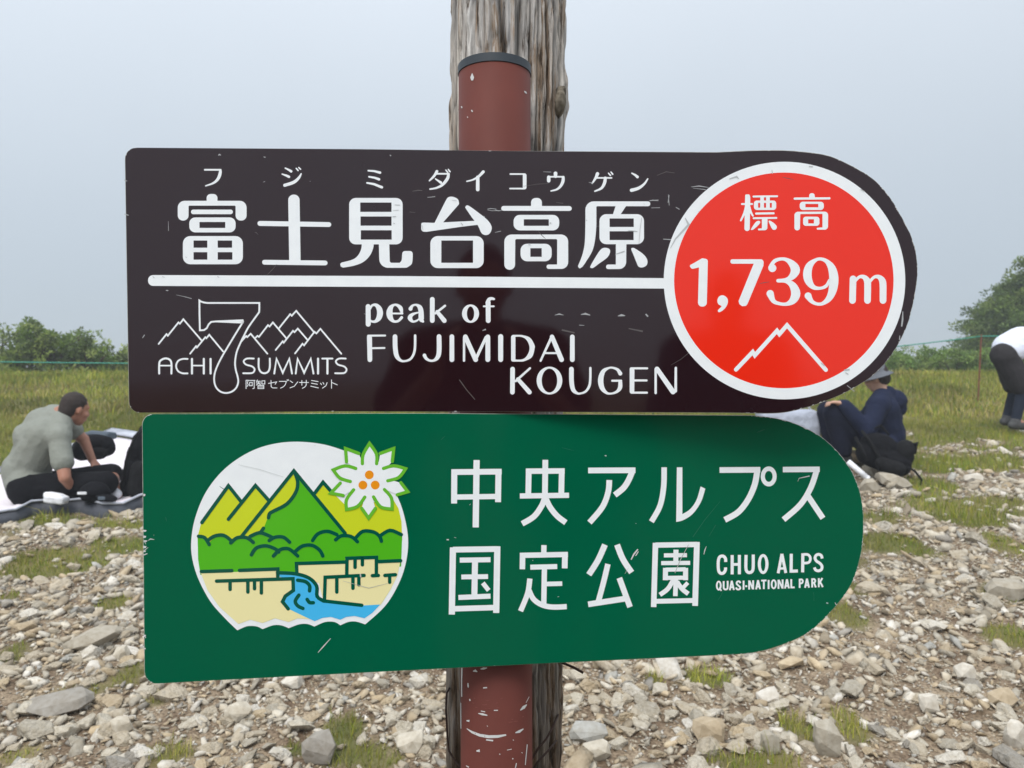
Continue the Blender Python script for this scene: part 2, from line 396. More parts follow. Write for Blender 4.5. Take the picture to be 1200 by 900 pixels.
# ------------------------------------------------------------------ grass
M['grass'] = mat('grass_blades', (.1, .14, .03), .7, .25, attr='tint')
def blades(x, y, h, width, lean, cols):
    n = len(x); z = gz(x, y) - .004; a = RNG.uniform(0, 6.28, n); dx, dy = np.cos(a), np.sin(a)
    b = RNG.uniform(0, 6.28, n); lx, ly = np.cos(b) * lean * h, np.sin(b) * lean * h
    P = np.zeros((n, 5, 3))
    for k, (t, wk) in enumerate(((0, 1), (0, -1), (.55, .75), (.55, -.75), (1, 0))):
        P[:, k, 0] = x + dx * width * wk / 2 + lx * t * t; P[:, k, 1] = y + dy * width * wk / 2 + ly * t * t; P[:, k, 2] = z + h * t * (1 - .25 * lean * t)
    b0 = np.arange(n)[:, None] * 5
    F = np.concatenate([b0 + np.array([[0, 1, 3]]), b0 + np.array([[0, 3, 2]]), b0 + np.array([[2, 3, 4]])])
    return P.reshape(-1, 3), F, np.repeat(cols, 5, 0)
GP = np.array([(.17, .215, .022), (.27, .27, .030), (.13, .175, .022), (.30, .265, .045), (.38, .32, .12), (.22, .165, .07), (.17, .235, .035)])
def gcols(n, x, y, near):
    m_ = fbm(x * .7, y * .9, 91, 3)
    p1 = np.array([.30, .24, .22, .10, .05, .02, .07]); p2 = np.array([.12, .18, .12, .24, .19, .09, .06])
    c1 = GP[RNG.choice(7, size=n, p=p1)]; c2 = GP[RNG.choice(7, size=n, p=p2 / p2.sum())]
    k = np.clip((m_ - .40) * 8, 0, 1)[:, None] * (0.55 if near else 1)
    return (c1 * (1 - k) + c2 * k) * RNG.uniform(.75, 1.25, (n, 1)) * (.30 + 1.5 * fbm(x * 1.3 + 9, y * 1.1, 44, 3))[:, None]
def grass_field(n, y0, y1, h, width, name, thr=.45, near=True):
    x, y = scatter(n, 0, 0, y0, y1, .80); t = turf(x, y); k = t > RNG.uniform(thr - .15, thr + .35, n); x, y, t = x[k], y[k], t[k]
    kk = ~on_mat(x, y); x, y, t = x[kk], y[kk], t[kk]
    hv = h * np.exp(RNG.normal(0, .35, len(x))) * (.45 + .75 * fbm(x * 1.7, y * 1.7, 8, 3) / .47 * .6) * np.clip(t * 1.1, .3, 1)
    v, f, c = blades(x, y, hv, width * RNG.uniform(.6, 1.3, len(x)), np.abs(RNG.normal(.35, .35, len(x))), gcols(len(x), x, y, near))
    tag(fast_mesh(name, v, f, M['grass'], None, col=c), 'low green and straw coloured grass growing between the stones and over the summit meadow', 'grass', kind='stuff')
grass_field(170000, 2.3, 5.2, .043, .0030, 'grass')
grass_field(150000, 5.2, 9.0, .075, .0045, 'grass')
grass_field(110000, 9.0, 14.2, .085, .010, 'meadow_grass', near=False)

# ------------------------------------------------------------------ leafy plants
M['leaf'] = mat('shrub_leaves', (.06, .1, .03), .55, .35, attr='tint')
_b = M['leaf'].node_tree.nodes['Principled BSDF']; _t = M['leaf'].node_tree.nodes.new('ShaderNodeBsdfTranslucent'); _m = M['leaf'].node_tree.nodes.new('ShaderNodeMixShader'); _m.inputs[0].default_value = .35
_l = M['leaf'].node_tree.links; _l.new(_b.inputs['Base Color'].links[0].from_socket, _t.inputs['Color']); _l.new(_b.outputs[0], _m.inputs[1]); _l.new(_t.outputs[0], _m.inputs[2]); _l.new(_m.outputs[0], M['leaf'].node_tree.nodes['Material Output'].inputs['Surface'])
M['stem'] = mat('grey_brown_bark', (.10, .075, .05), .9, .2, noise=(20, (.05, .04, .03), .8))
def leaves(cents, spread, n_each, ls, pal, flat=.75, aspect=2.2):
    """clusters of folded leaves: cents (k,3), spread per cluster"""
    k = len(cents); n = k * n_each
    c = np.repeat(cents, n_each, 0); sp_ = np.repeat(spread, n_each)[:, None]
    d = RNG.normal(0, 1, (n, 3)); d /= np.linalg.norm(d, axis=1)[:, None]
    p = c + d * sp_ * RNG.uniform(.45, 1, (n, 1)) * np.array([1, 1, flat])
    dirv = d * .8 + RNG.normal(0, .5, (n, 3)) + np.array([0, 0, .25]); dirv /= np.linalg.norm(dirv, axis=1)[:, None]
    sd_ = np.cross(dirv, RNG.normal(0, 1, (n, 3))); sd_ /= np.linalg.norm(sd_, axis=1)[:, None]
    L = ls * RNG.uniform(.6, 1.3, (n, 1)); Wd = L / aspect
    P = np.stack([p, p + dirv * L * .5 + sd_ * Wd * .5, p + dirv * L, p + dirv * L * .5 - sd_ * Wd * .5], 1)
    cc = pal[RNG.integers(len(pal), size=k)]; col = np.repeat(np.repeat(cc, n_each, 0) * RNG.uniform(.7, 1.35, (n, 1)), 4, 0)
    F = np.arange(n)[:, None] * 4 + np.array([[0, 1, 2, 3]])
    return P.reshape(-1, 3), F, col
def tube(pts, rad, seg=6):
    pts = [Vector(p) for p in pts]; V, F = [], []
    rad = rad if isinstance(rad, (list, tuple)) else [rad] * len(pts)
    for i, p in enumerate(pts):
        t = (pts[min(i + 1, len(pts) - 1)] - pts[max(i - 1, 0)]).normalized()
        a = t.orthogonal().normalized() if i == 0 else (a - t * a.dot(t)).normalized()
        b = t.cross(a)
        for k in range(seg):
            q = 2 * math.pi * k / seg; V.append(p + (a * math.cos(q) + b * math.sin(q)) * rad[i])
    for i in range(len(pts) - 1):
        for k in range(seg):
            F.append((i * seg + k, i * seg + (k + 1) % seg, (i + 1) * seg + (k + 1) % seg, (i + 1) * seg + k))
    F.append(tuple(range(seg))[::-1]); F.append(tuple((len(pts) - 1) * seg + k for k in range(seg)))
    return V, F
def join(parts):
    V, F = [], []
    for v, f in parts:
        o = len(V); V += list(v); F += [tuple(i + o for i in g) for g in f]
    return V, F
SHP = 1.15 * np.array([(.11, .17, .030), (.15, .215, .038), (.075, .11, .028), (.20, .26, .050), (.26, .31, .09), (.10, .13, .045)])
def shrub(name, x, y, width, h, label, cat, group, pal=SHP, ls=.05, dens=1.0, limbs=7, trunkr=.03):
    z = float(gz(x, y)); root = empty(name, (x, y, z), label, cat, group)
    st, cents, spr = [], [], []
    for k in range(limbs):
        a = random.uniform(0, 6.28); u = random.uniform(.15, .5) * width
        tip = Vector((x + math.cos(a) * u, y + math.sin(a) * u * .8, z + h * random.uniform(.6, 1.0)))
        base = Vector((x + random.uniform(-.06, .06) * width, y + random.uniform(-.06, .06), z - .1)); mid = base.lerp(tip, .5) + Vector((random.uniform(-.1, .1) * width, 0, .08 * h))
        st.append(tube([base, mid, tip], [trunkr, trunkr * .65, trunkr * .25], 5))
        for j in range(3):
            t = random.uniform(.4, .95); q = base.lerp(tip, t); e = q + Vector((random.uniform(-.3, .3) * width, random.uniform(-.3, .3) * width, random.uniform(0, .2) * h))
            st.append(tube([q, e], [trunkr * .35, trunkr * .12], 4)); cents.append(e); spr.append(random.uniform(.10, .2) * h)
        cents.append(tip); spr.append(random.uniform(.12, .22) * h)
        if k % 3 == 0:                                             # a ragged sprig standing out of the crown
            e = tip + Vector((random.uniform(-.22, .22), random.uniform(-.1, .1), random.uniform(.06, .20))); st.append(tube([tip, e], [.008, .004], 4))
            for q in (.45, .75, 1.0): cents.append(tip.lerp(e, q)); spr.append(.09)
    for k in range(int(22 * dens)):
        a = random.uniform(0, 6.28); u = math.sqrt(random.random()) * width * .5; hh = random.random() ** .8 * h * (1 - .55 * (u / (width * .5)) ** 2)
        cents.append(Vector((x + math.cos(a) * u, y + math.sin(a) * u * .8, z + hh))); spr.append(random.uniform(.09, .17) * h)
    v, f = join(st); mesh('stem', v, f, M['stem'], root)
    v, f, c = leaves(np.array([tuple(q) for q in cents]), np.array(spr), int(46), ls, pal)
    o = fast_mesh('foliage', v - np.array([x, y, z]), f, M['leaf'], root, col=c); tag(o, kind='stuff')
    return root
# thicket on the left behind the meadow
LB = [(-11, 395, 1.9), (14, 370, 1.9), (40, 384, 1.5), (62, 376, 1.6), (84, 392, 1.4), (104, 396, 1.2), (122, 407, 1.0), (143, 402, 1.2), (162, 408, 1.3), (-40, 385, 2.2)]
LBL = ['leafy shrub at the left edge behind the rope', 'tallest ragged shrub near the left edge of the thicket', 'green shrub between the two tall shrubs of the left thicket', 'tall shrub with pale top twigs above the seated man',
       'mid height bush right of the pale topped shrub', 'bush with a dark twig sticking out to the right', 'low bush in the dip of the left thicket', 'yellowish green bush next to the brown sign', 'bush just hidden by the left end of the brown sign', 'shrub cut off by the left edge of the photo']
for (px_, top, wd), lb in zip(LB, LBL):
    d = random.uniform(14.2, 15.4); x = (px_ - 600) / FPX * d; zt = CZ + (450 - top) / FPX * d; zg = float(gz(x, d))
    shrub('shrub', x, d, wd * .8, (zt - zg) * .80, lb, 'shrub', 'shrubs of the left thicket', ls=.075)
# low bright scrub on the right
PAL2 = np.array([(.15, .25, .05), (.19, .29, .06), (.11, .18, .04), (.24, .31, .09)])
RB = [(1048, 414), (1072, 407), (1096, 412), (1120, 404), (1145, 402), (1172, 404), (1200, 400), (1022, 410), (1060, 400)]
RBL = ['low bright green bush beside the rounded end of the brown sign', 'low green bush under the sagging rope', 'third low bush from the brown sign', 'low bush left of the thin fence post', 'bush behind the thin fence post', 'bush behind the bending hiker', 'bush at the right edge behind the bending hiker', 'bush half hidden by the brown sign', 'paler bush showing behind the rope']
for (px_, top), lb in zip(RB, RBL):
    d = random.uniform(14.4, 16.5); x = (px_ - 600) / FPX * d; zt = CZ + (450 - top) / FPX * d; zg = float(gz(x, d))
    shrub('scrub_bush', x, d, 1.0, (zt - zg) * .82, lb, 'bush', 'low scrub on the right', pal=PAL2, ls=.06, limbs=5, trunkr=.012)
# further scrub hidden mostly by the signs, still seen from the side
for k in range(13):
    px_ = 190 + k * 64; d = random.uniform(14.6, 16.5); x = (px_ - 600) / FPX * d; zg = float(gz(x, d))
    shrub('scrub_bush', x, d, 1.7, CZ + (450 - 415) / FPX * d - zg, 'scrub bush standing behind the signs on the crest', 'bush', 'scrub hidden behind the signs', pal=PAL2 if k % 2 else SHP, ls=.08, limbs=5, dens=.6)
def big_tree(px_, top, d, width, label, n=120):
    x = (px_ - 600) / FPX * d; zt = CZ + (450 - top) / FPX * d; zg = float(gz(x, d)); h = zt - zg
    root = empty('tree', (x, d, zg), label, 'tree', 'trees at the right edge'); st = []
    tip = Vector((x + .2, d, zg + h * .93)); b = Vector((x, d, zg - .2))
    st.append(tube([b, b.lerp(tip, .3) + Vector((.12, 0, 0)), b.lerp(tip, .65) - Vector((.1, 0, 0)), tip], [.17, .13, .08, .03], 8))
    cents, spr, br = [], [], []
    for k in range(46):
        t = .22 + .75 * k / 46; q = b.lerp(tip, t); a = random.uniform(0, 6.28); rr = width * .5 * (1.12 - t) * random.uniform(.7, 1.15)
        e = q + Vector((math.cos(a) * rr, math.sin(a) * rr, random.uniform(.0, .35) * rr)); br.append(tube([q, q.lerp(e, .5) + Vector((0, 0, .06)), e], [.045 * (1.1 - t), .03 * (1.1 - t), .008], 5))
        for j in range(9):
            u = random.uniform(.3, 1.05); s_ = .22 + .22 * (1 - t)
            cents.append(q.lerp(e, u) + Vector((random.gauss(0, .16), random.gauss(0, .16), random.gauss(0, .1)))); spr.append(s_ * random.uniform(.6, 1.2))
    v, f = join(st); mesh('trunk', v, f, M['stem'], root); v, f = join(br); tag(mesh('branches', v, f, M['stem'], root), kind='stuff')
    pal = np.array([(.105, .165, .034), (.14, .205, .04), (.075, .12, .032), (.20, .26, .06), (.15, .21, .055)])
    v, f, c = leaves(np.array([tuple(q) for q in cents]), np.array(spr), 95, .085, pal, .6)
    tag(fast_mesh('crown', v - np.array([x, d, zg]), f, M['leaf'], root, col=c), kind='stuff')
big_tree(1214, 290, 19.0, 4.4, 'dark leafy tree rising at the right edge above the bending hiker')
big_tree(1158, 350, 20.5, 3.2, 'lower tree left of the tallest one at the right edge')
big_tree(1190, 318, 19.6, 3.4, 'bushy tree filling the gap between the lower and the tallest one')
big_tree(1290, 270, 20.0, 4.5, 'large tree mostly outside the right edge of the photo')

# ------------------------------------------------------------------ rope fence
M['rope'] = mat('green_rope', (.06, .32, .24), .6, .3, noise=(60, (.03, .2, .15), .7))
M['post'] = mat('rusty_rod', (.20, .075, .04), .8, .3, noise=(30, (.10, .05, .035), .8))
pr = G(1146, 470); fence = empty('rope_fence', pr, 'thin green rope on slim rusty rods along the back of the meadow', 'rope fence')
dR = pr.y
def rope_span(a, b, sag):
    return [a.lerp(b, t) - Vector((0, 0, sag * 4 * t * (1 - t))) for t in np.linspace(0, 1, 17)]
tipR = at(1150, 394, dR); posts = [at(-60, 423, 9.5), at(420, 425, 9.6), at(900, 420, 9.8)]
chain = [at(-330, 418, 9.4)] + posts + [tipR, at(1420, 385, 10.5)]
for i in range(len(chain) - 1):
    v, f = tube(rope_span(chain[i], chain[i + 1], .02 if i else .0), .0075, 5); mesh('rope', v, f, M['rope'], fence)
for p in chain:
    b = Vector((p.x, p.y, float(gz(p.x, p.y)) - .05)) if p is not tipR else Vector((pr.x, pr.y, pr.z - .05))
    v, f = tube([b, p + Vector((0, 0, .02))], .011, 6); mesh('post', v, f, M['post'], fence)

# ================================================================== SOFT SHAPES (people, bags)
def _sphere(nu=14, nv=10):
    V = [(0, 0, 1)]; F = []
    for j in range(1, nv):
        p = math.pi * j / nv
        for i in range(nu): q = 2 * math.pi * i / nu; V.append((math.sin(p) * math.cos(q), math.sin(p) * math.sin(q), math.cos(p)))
    V.append((0, 0, -1)); L = len(V) - 1
    for i in range(nu): F.append((0, 1 + i, 1 + (i + 1) % nu)); F.append((L, 1 + (nv - 2) * nu + (i + 1) % nu, 1 + (nv - 2) * nu + i))
    for j in range(nv - 2):
        for i in range(nu):
            a = 1 + j * nu + i; b = 1 + j * nu + (i + 1) % nu; F.append((a, a + nu, b + nu, b))
    return np.array(V), F
SPV, SPF = _sphere()
def frame(z, hint=Vector((0, 0, 1))):
    z = z.normalized(); x = hint.cross(z)
    if x.length < 1e-3: x = Vector((1, 0, 0)).cross(z)
    x.normalize(); return Matrix((x, z.cross(x), z)).transposed()
def caps(p0, r0, p1, r1):
    p0, p1 = Vector(p0), Vector(p1); z = p1 - p0
    if z.length < 1e-5: z = Vector((0, 0, 1e-4))
    Mx = np.array(frame(z)); v = SPV.copy(); up = v[:, 2] >= 0
    w_ = np.where(up[:, None], v * r1 @ Mx.T + np.array(p1), v * r0 @ Mx.T + np.array(p0))
    return w_.tolist(), SPF
def ell(c, r, z=Vector((0, 0, 1)), hint=Vector((0, 1, 0))):
    Mx = np.array(frame(Vector(z), Vector(hint))); return ((SPV * np.array(r)) @ Mx.T + np.array(c)).tolist(), SPF
def rbox(c, half, z=(0, 0, 1), hint=(0, 1, 0), bev=.3):
    Mx = np.array(frame(Vector(z), Vector(hint))); v = np.sign(SPV) * np.abs(SPV) ** bev
    return ((v * np.array(half)) @ Mx.T + np.array(c)).tolist(), SPF
def blob(name, prims, voxel, m, parent=None, smooth=4, folds=0.0, fscale=9):
    """merge the overlapping solids into one continuous skin"""
    V, F = join(prims); me = bpy.data.meshes.new('raw'); me.from_pydata(V, [], F)
    o = bpy.data.objects.new('raw', me); COL.objects.link(o)
    r = o.modifiers.new('r', 'REMESH'); r.mode = 'VOXEL'; r.voxel_size = voxel
    s = o.modifiers.new('s', 'SMOOTH'); s.factor = .6; s.iterations = smooth
    dg = bpy.context.evaluated_depsgraph_get(); dg.update(); ev = o.evaluated_get(dg)
    res = bpy.data.meshes.new_from_object(ev); bpy.data.objects.remove(o); bpy.data.meshes.remove(me)
    n = len(res.vertices); co = np.empty(n * 3); res.vertices.foreach_get('co', co); co = co.reshape(-1, 3)
    if folds:
        no = np.empty(n * 3); res.vertices.foreach_get('normal', no); no = no.reshape(-1, 3)
        f = fbm(co[:, 0] * fscale + co[:, 2] * 2.2, co[:, 2] * fscale * 1.7 + co[:, 1] * fscale, 5, 3) - .45
        co = co + no * (f * folds)[:, None]
    if parent is not None: co = co - np.array(wloc(parent))
    res.vertices.foreach_set('co', co.ravel()); res.polygons.foreach_set('use_smooth', np.ones(len(res.polygons), dtype=bool))
    res.materials.clear(); res.materials.append(m); res.name = name; res.update()
    return link(bpy.data.objects.new(name, res), parent)

M['skin'] = mat('tanned_skin', (.36, .17, .11), .55, .4, noise=(30, (.30, .13, .085), .5))
M['skin2'] = mat('light_skin', (.46, .27, .19), .55, .4)
M['hair'] = mat('short_black_hair', (.020, .015, .013), .75, .3, noise=(240, (.05, .035, .03), .8), bump=(300, .8, .003))
def cloth(name, c, d=None, r=.9): return mat(name, c, r, .12, noise=(14, d or tuple(k * .75 for k in c), .7), bump=(26, .45, .02))
M['tee'] = cloth('grey_green_shirt', (.235, .245, .215), (.21, .22, .19)); M['black'] = cloth('black_cloth', (.007, .007, .009)); M['navy'] = cloth('navy_cloth', (.014, .019, .044))
M['navy2'] = cloth('dark_navy_trousers', (.010, .012, .026)); M['hatm'] = cloth('grey_hat_felt', (.14, .15, .17)); M['whitec'] = cloth('white_shirt', (.72, .75, .84), (.62, .65, .76))
M['shorts'] = cloth('charcoal_shorts', (.032, .029, .031)); M['legging'] = cloth('dark_leggings', (.018, .024, .040)); M['shoe'] = mat('grey_shoe', (.05, .05, .052), .7, .3, noise=(40, (.10, .10, .10), .6))
M['palewhite'] = cloth('white_towel', (.80, .80, .83)); M['mat'] = cloth('pinkish_white_fleece', (.74, .69, .72), (.68, .62, .66)); M['matback'] = cloth('dark_grey_backing', (.085, .09, .105))
M['piping'] = cloth('pale_piping', (.48, .50, .56)); M['greyc'] = cloth('pale_grey_fabric', (.42, .45, .53)); M['denim'] = cloth('slate_blue_cloth', (.11, .135, .165)); M['strapm'] = cloth('black_webbing', (.011, .011, .012))
M['rim'] = mat('thin_black_frame', (.02, .02, .02), .4, .5)

def head_prims(c, f, u, s=1.0):
    f = f.normalized(); u = (u - f * u.dot(f)).normalized(); r = f.cross(u)
    P = lambda a, b, d: c + r * a * s + f * b * s + u * d * s
    pr = [ell(P(0, -.012, .030), (.074 * s, .094 * s, .088 * s), u, f), caps(P(0, .035, -.015), .062 * s, P(0, .052, -.075), .036 * s),
          caps(P(.034, .05, -.02), .032 * s, P(.02, .055, -.07), .028 * s), caps(P(-.034, .05, -.02), .032 * s, P(-.02, .055, -.07), .028 * s),
          caps(P(0, .088, .022), .009 * s, P(0, .100, -.020), .013 * s), caps(P(-.04, .070, .035), .012 * s, P(.04, .070, .035), .012 * s),
          caps(P(-.02, .09, -.052), .010 * s, P(.02, .09, -.052), .010 * s)]
    for sg in (1, -1):
        pr.append(ell(P(.076 * sg, -.004, -.002), (.011 * s, .018 * s, .030 * s), u, f)); pr.append(caps(P(.04 * sg, .075, -.015), .02 * s, P(.05 * sg, .06, -.02), .02 * s))
    return pr, P
def hand_prims(wr, d, n, curl=.6, s=1.0, side=1):
    d = d.normalized(); n = (n - d * n.dot(d)).normalized(); a = d.cross(n) * side; out_ = []
    q = wr + d * .045 * s; out_.append(ell(wr + d * .05 * s, (.040 * s, .016 * s, .050 * s), d, n)); out_.append(caps(wr - d * .02, .026 * s, wr + d * .03 * s, .026 * s))
    for k, (o, L) in enumerate(((-.030, .070), (-.010, .080), (.010, .075), (.028, .060))):
        b = wr + d * .088 * s + a * o * s; L *= s; k1 = b + (d * math.cos(curl * .5) + n * math.sin(curl * .5)) * L * .5
        k2 = k1 + (d * math.cos(curl * 1.5) + n * math.sin(curl * 1.5)) * L * .5
        out_ += [caps(b - d * .03 * s, .010 * s, k1, .0088 * s), caps(k1, .0088 * s, k2, .0072 * s)]
    t0 = wr + d * .02 * s - a * .03 * s; t1 = t0 - a * .028 * s + d * .03 * s; t2 = t1 + d * .03 * s + n * .012
    return out_ + [caps(t0, .015 * s, t1, .011 * s), caps(t1, .011 * s, t2, .009 * s)]
def limb(a, ra, b, rb, c, rc): return [caps(a, ra, b, rb), caps(b, rb, c, rc)]
def person(name, root, J, spec, vox=.0085):
    """J: joints in world metres. spec: clothes."""
    g = lambda k: Vector(J[k]); dn = Vector((0, 0, -1))
    f, u = Vector(J['face']), Vector(J['up']); hp, P = head_prims(g('head'), f, u)
    pel, wst, chs, nk = g('pelvis'), g('waist'), g('chest'), g('neck')
    hl, hr = g('hipL'), g('hipR'); sl, sr = g('shL'), g('shR')
    B = list(hp) + [caps(nk, .058, P(0, -.01, -.045), .050)]
    T = [caps(hl, .105, hr, .105), caps(pel, .125, wst, .120), caps(wst.lerp(sl, .12), .115, chs.lerp(sl, .42), .115), caps(wst.lerp(sr, .12), .115, chs.lerp(sr, .42), .115),
         caps(chs, .13, nk, .07), caps(nk, .062, sl, .066), caps(nk, .062, sr, .066), caps(chs.lerp(sl, .5), .10, chs.lerp(sr, .5), .10)]
    B += T
    for s_ in 'LR':
        B += limb(g('sh' + s_), .058, g('el' + s_), .042, g('wr' + s_), .027)
        d = g('wr' + s_) - g('el' + s_)
        B += hand_prims(g('wr' + s_), Vector(J.get('hd' + s_, d)), Vector(J.get('pn' + s_, dn)), J.get('curl', .6), 1.0, 1 if s_ == 'L' else -1)
        B += limb(g('hip' + s_), .092, g('kn' + s_), .060, g('an' + s_), .040)
        B += [caps(g('an' + s_), .040, g('toe' + s_), .032)]
    bk_ = spec.get('bulk', 1.0)
    body = blob('body', B, vox, spec['skin'], root, 3)
    grow = lambda prs: prs
    e = spec.get('ease', .014)
    def shirt(e=e + spec.get('over', 0)):
        S = [caps(hl.lerp(wst, .35), .11 * bk_ + e, hr.lerp(wst, .35), .11 * bk_ + e), caps(pel.lerp(wst, .25), .13 * bk_ + e, wst, .125 * bk_ + e)]
        S += [caps(wst.lerp(sl, .12), .118 * bk_ + e, chs.lerp(sl, .42), .116 * bk_ + e), caps(wst.lerp(sr, .12), .118 * bk_ + e, chs.lerp(sr, .42), .116 * bk_ + e), caps(chs, .132 * bk_ + e, nk.lerp(chs, .25), .075 + e),
              caps(nk.lerp(sl, .28), .058 + e, sl, .068 + e), caps(nk.lerp(sr, .28), .058 + e, sr, .068 + e), caps(chs.lerp(sl, .5), .10 + e, chs.lerp(sr, .5), .10 + e)]
        for s_ in 'LR':
            a, b, c = g('sh' + s_), g('el' + s_), g('wr' + s_)
            if spec['sleeve'] <= 1: S += [caps(a, .062 + e, a.lerp(b, spec['sleeve']), .058 + e)]
            else: S += [caps(a, .064 + e, b, .052 + e), caps(b, .052 + e, b.lerp(c, .93), .036 + e)]
        return S
    blob(spec.get('topname', 'shirt'), shirt(), .010, spec['top'], root, 5, .016, 5)
    L = [caps(hl, .110 * bk_ + e, hr, .110 * bk_ + e), caps(pel, (.125 - spec.get('over', 0)) * bk_ + e, pel.lerp(wst, .12), (.122 - spec.get('over', 0)) * bk_ + e)]
    for s_ in 'LR':
        a, b, c = g('hip' + s_), g('kn' + s_), g('an' + s_); k = spec['leg']
        if k <= 1: L += [caps(a, .112 * bk_ + e, a.lerp(b, k), .080 * bk_ + e * 1.6)]
        else: L += [caps(a, .100 + e, b, .068 + e), caps(b, .068 + e, b.lerp(c, k - 1), .052 + e)]
    blob(spec.get('legname', 'trousers'), L, .011, spec['bottom'], root, 4, .014, 9)
    if 'tights' in spec:
        L = []
        for s_ in 'LR': L += limb(g('hip' + s_), .098, g('kn' + s_), .067, g('an' + s_), .046)
        blob('leggings', L, .010, spec['tights'], root, 3)
    for s_ in 'LR':
        if spec.get('shoes'):
            a, t = g('an' + s_), g('toe' + s_); dd = (t - a); dd.z = 0; dd = dd.normalized() if dd.length > .01 else Vector((0, 1, 0))
            blob('shoe', [caps(a, .050, a - Vector((0, 0, .03)), .052), caps(a - dd * .03 - Vector((0, 0, .045)), .044, t, .048), caps(t, .050, t + dd * .035, .044)], .009, spec['shoes'], root, 2)
    if spec.get('hair'):
        H = [ell(P(0, -.022, .040), (.079, .094, .088), u, f), caps(P(0, -.05, -.02), .062, P(0, -.045, .02), .07)]
        blob('hair', H, .0075, spec['hair'], root, 1, .008, 60)
    return P

# ------------------------------------------------------------------ seated man on the left
D1 = 5.62
def L_(px, py, dy=0.0): return at(px, py, D1 + dy)
base = L_(45, 590); man = empty('person', base, 'man with cropped black hair in a grey green t-shirt sitting on the white mat', 'person')
J = dict(pelvis=L_(36, 570), waist=L_(31, 550, .0), chest=L_(45, 511, .02), neck=L_(72, 486, .03), head=L_(88, 480, .05), face=(.55, .82, -.28), up=(.25, .18, 1),
         hipL=L_(44, 571, .14), hipR=L_(34, 573, -.08), shL=L_(63, 487, .16), shR=L_(69, 513, -.13), elR=L_(76, 560, -.22), wrR=L_(88, 577, -.12), hdR=(.9, .1, -.05), pnR=(0, .2, -1),
         elL=L_(98, 515, .26), wrL=L_(109, 541, .24), hdL=(.6, -.1, -.5), pnL=(0, 0, -1), knR=L_(124, 566, -.10), knL=L_(130, 556, .22), anR=L_(96, 583, .10), anL=L_(134, 574, .0), toeR=L_(112, 584, .05), toeL=L_(138, 580, -.03), curl=.7)
person('man', man, J, dict(skin=M['skin'], top=M['tee'], sleeve=.62, bottom=M['black'], leg=1.12, ease=.018, bulk=1.12, hair=M['hair'], topname='t_shirt', legname='trousers'))
blob('sock', [caps(L_(134, 576, -.02), .034, L_(137, 579, -.04), .036)], .008, M['palewhite'], man, 2)

# mat under him, turned up at the front edge
def sheet(name, rows, m, parent, th=.012):
    """rows: grid of world points -> thick draped sheet"""
    nr, nc = len(rows), len(rows[0]); V = [p for r in rows for p in r]; V += [p - Vector((0, 0, th)) for r in rows for p in r]; n = nr * nc; F = []
    for i in range(nr - 1):
        for j in range(nc - 1):
            a = i * nc + j; F.append((a, a + 1, a + nc + 1, a + nc)); F.append((n + a, n + a + nc, n + a + nc + 1, n + a + 1))
    for j in range(nc - 1): F.append((j + 1, j, n + j, n + j + 1)); a = (nr - 1) * nc + j; F.append((a, a + 1, n + a + 1, n + a))
    for i in range(nr - 1): a = i * nc; F.append((a, a + nc, n + a + nc, n + a)); a = i * nc + nc - 1; F.append((a + nc, a, n + a, n + a + nc))
    return mesh(name, V, F, m, parent, smooth=True)
def gp(px, py, dz=0.0):
    p = G(px, py); p.z += dz; return p
mroot = empty('picnic_mat', G(60, 600), 'fleecy white picnic mat with dark grey underside spread under the seated man', 'picnic mat')
front = [(-60, 622), (-25, 617), (0, 613), (20, 610), (38, 603), (52, 600), (75, 599), (100, 599), (122, 605), (145, 602), (165, 594), (190, 590), (225, 590)]
back = [(-80, 588), (-40, 574), (0, 560), (20, 552), (40, 546), (60, 539), (85, 530), (105, 522), (125, 515), (145, 516), (160, 519), (185, 521), (215, 523)]
FR = [gp(a, b) for a, b in front]; BK = [gp(a, b) for a, b in back]
rows = []
for k in range(15):
    t = k / 14; row = []
    for i, (p, q) in enumerate(zip(FR, BK)):
        r = p.lerp(q, t); r.z = float(gz(r.x, r.y)) + .03 + .010 * math.sin(i * 1.9 + k * 1.3) + (.042, .03, .012, 0)[min(k, 3)]; row.append(r)
    rows.append(row)
sheet('fleece_top', rows, M['mat'], mroot, .010)
edge = [[p + Vector((0, -.035 - .01 * math.sin(i * 2.1), .052 - float(0)))for i, p in enumerate(FR)], [p + Vector((0, -.05, .012)) for p in FR], [p + Vector((0, -.04, -.02)) for p in FR]]
edge[0] = [r - Vector((0, .012, -.006)) for r in rows[0]]
sheet('turned_edge', edge, M['matback'], mroot, .008)
v, f = tube([r + Vector((0, -.014, .014)) for r in rows[0]], .009, 6); mesh('piping', v, f, M['piping'], mroot, smooth=True)
bk = [[r + Vector((0, .01, .035)) for r in rows[-1]], [r + Vector((0, .10, .075)) for r in rows[-1]]]
sheet('rolled_back_edge', bk, M['piping'], mroot, .02)

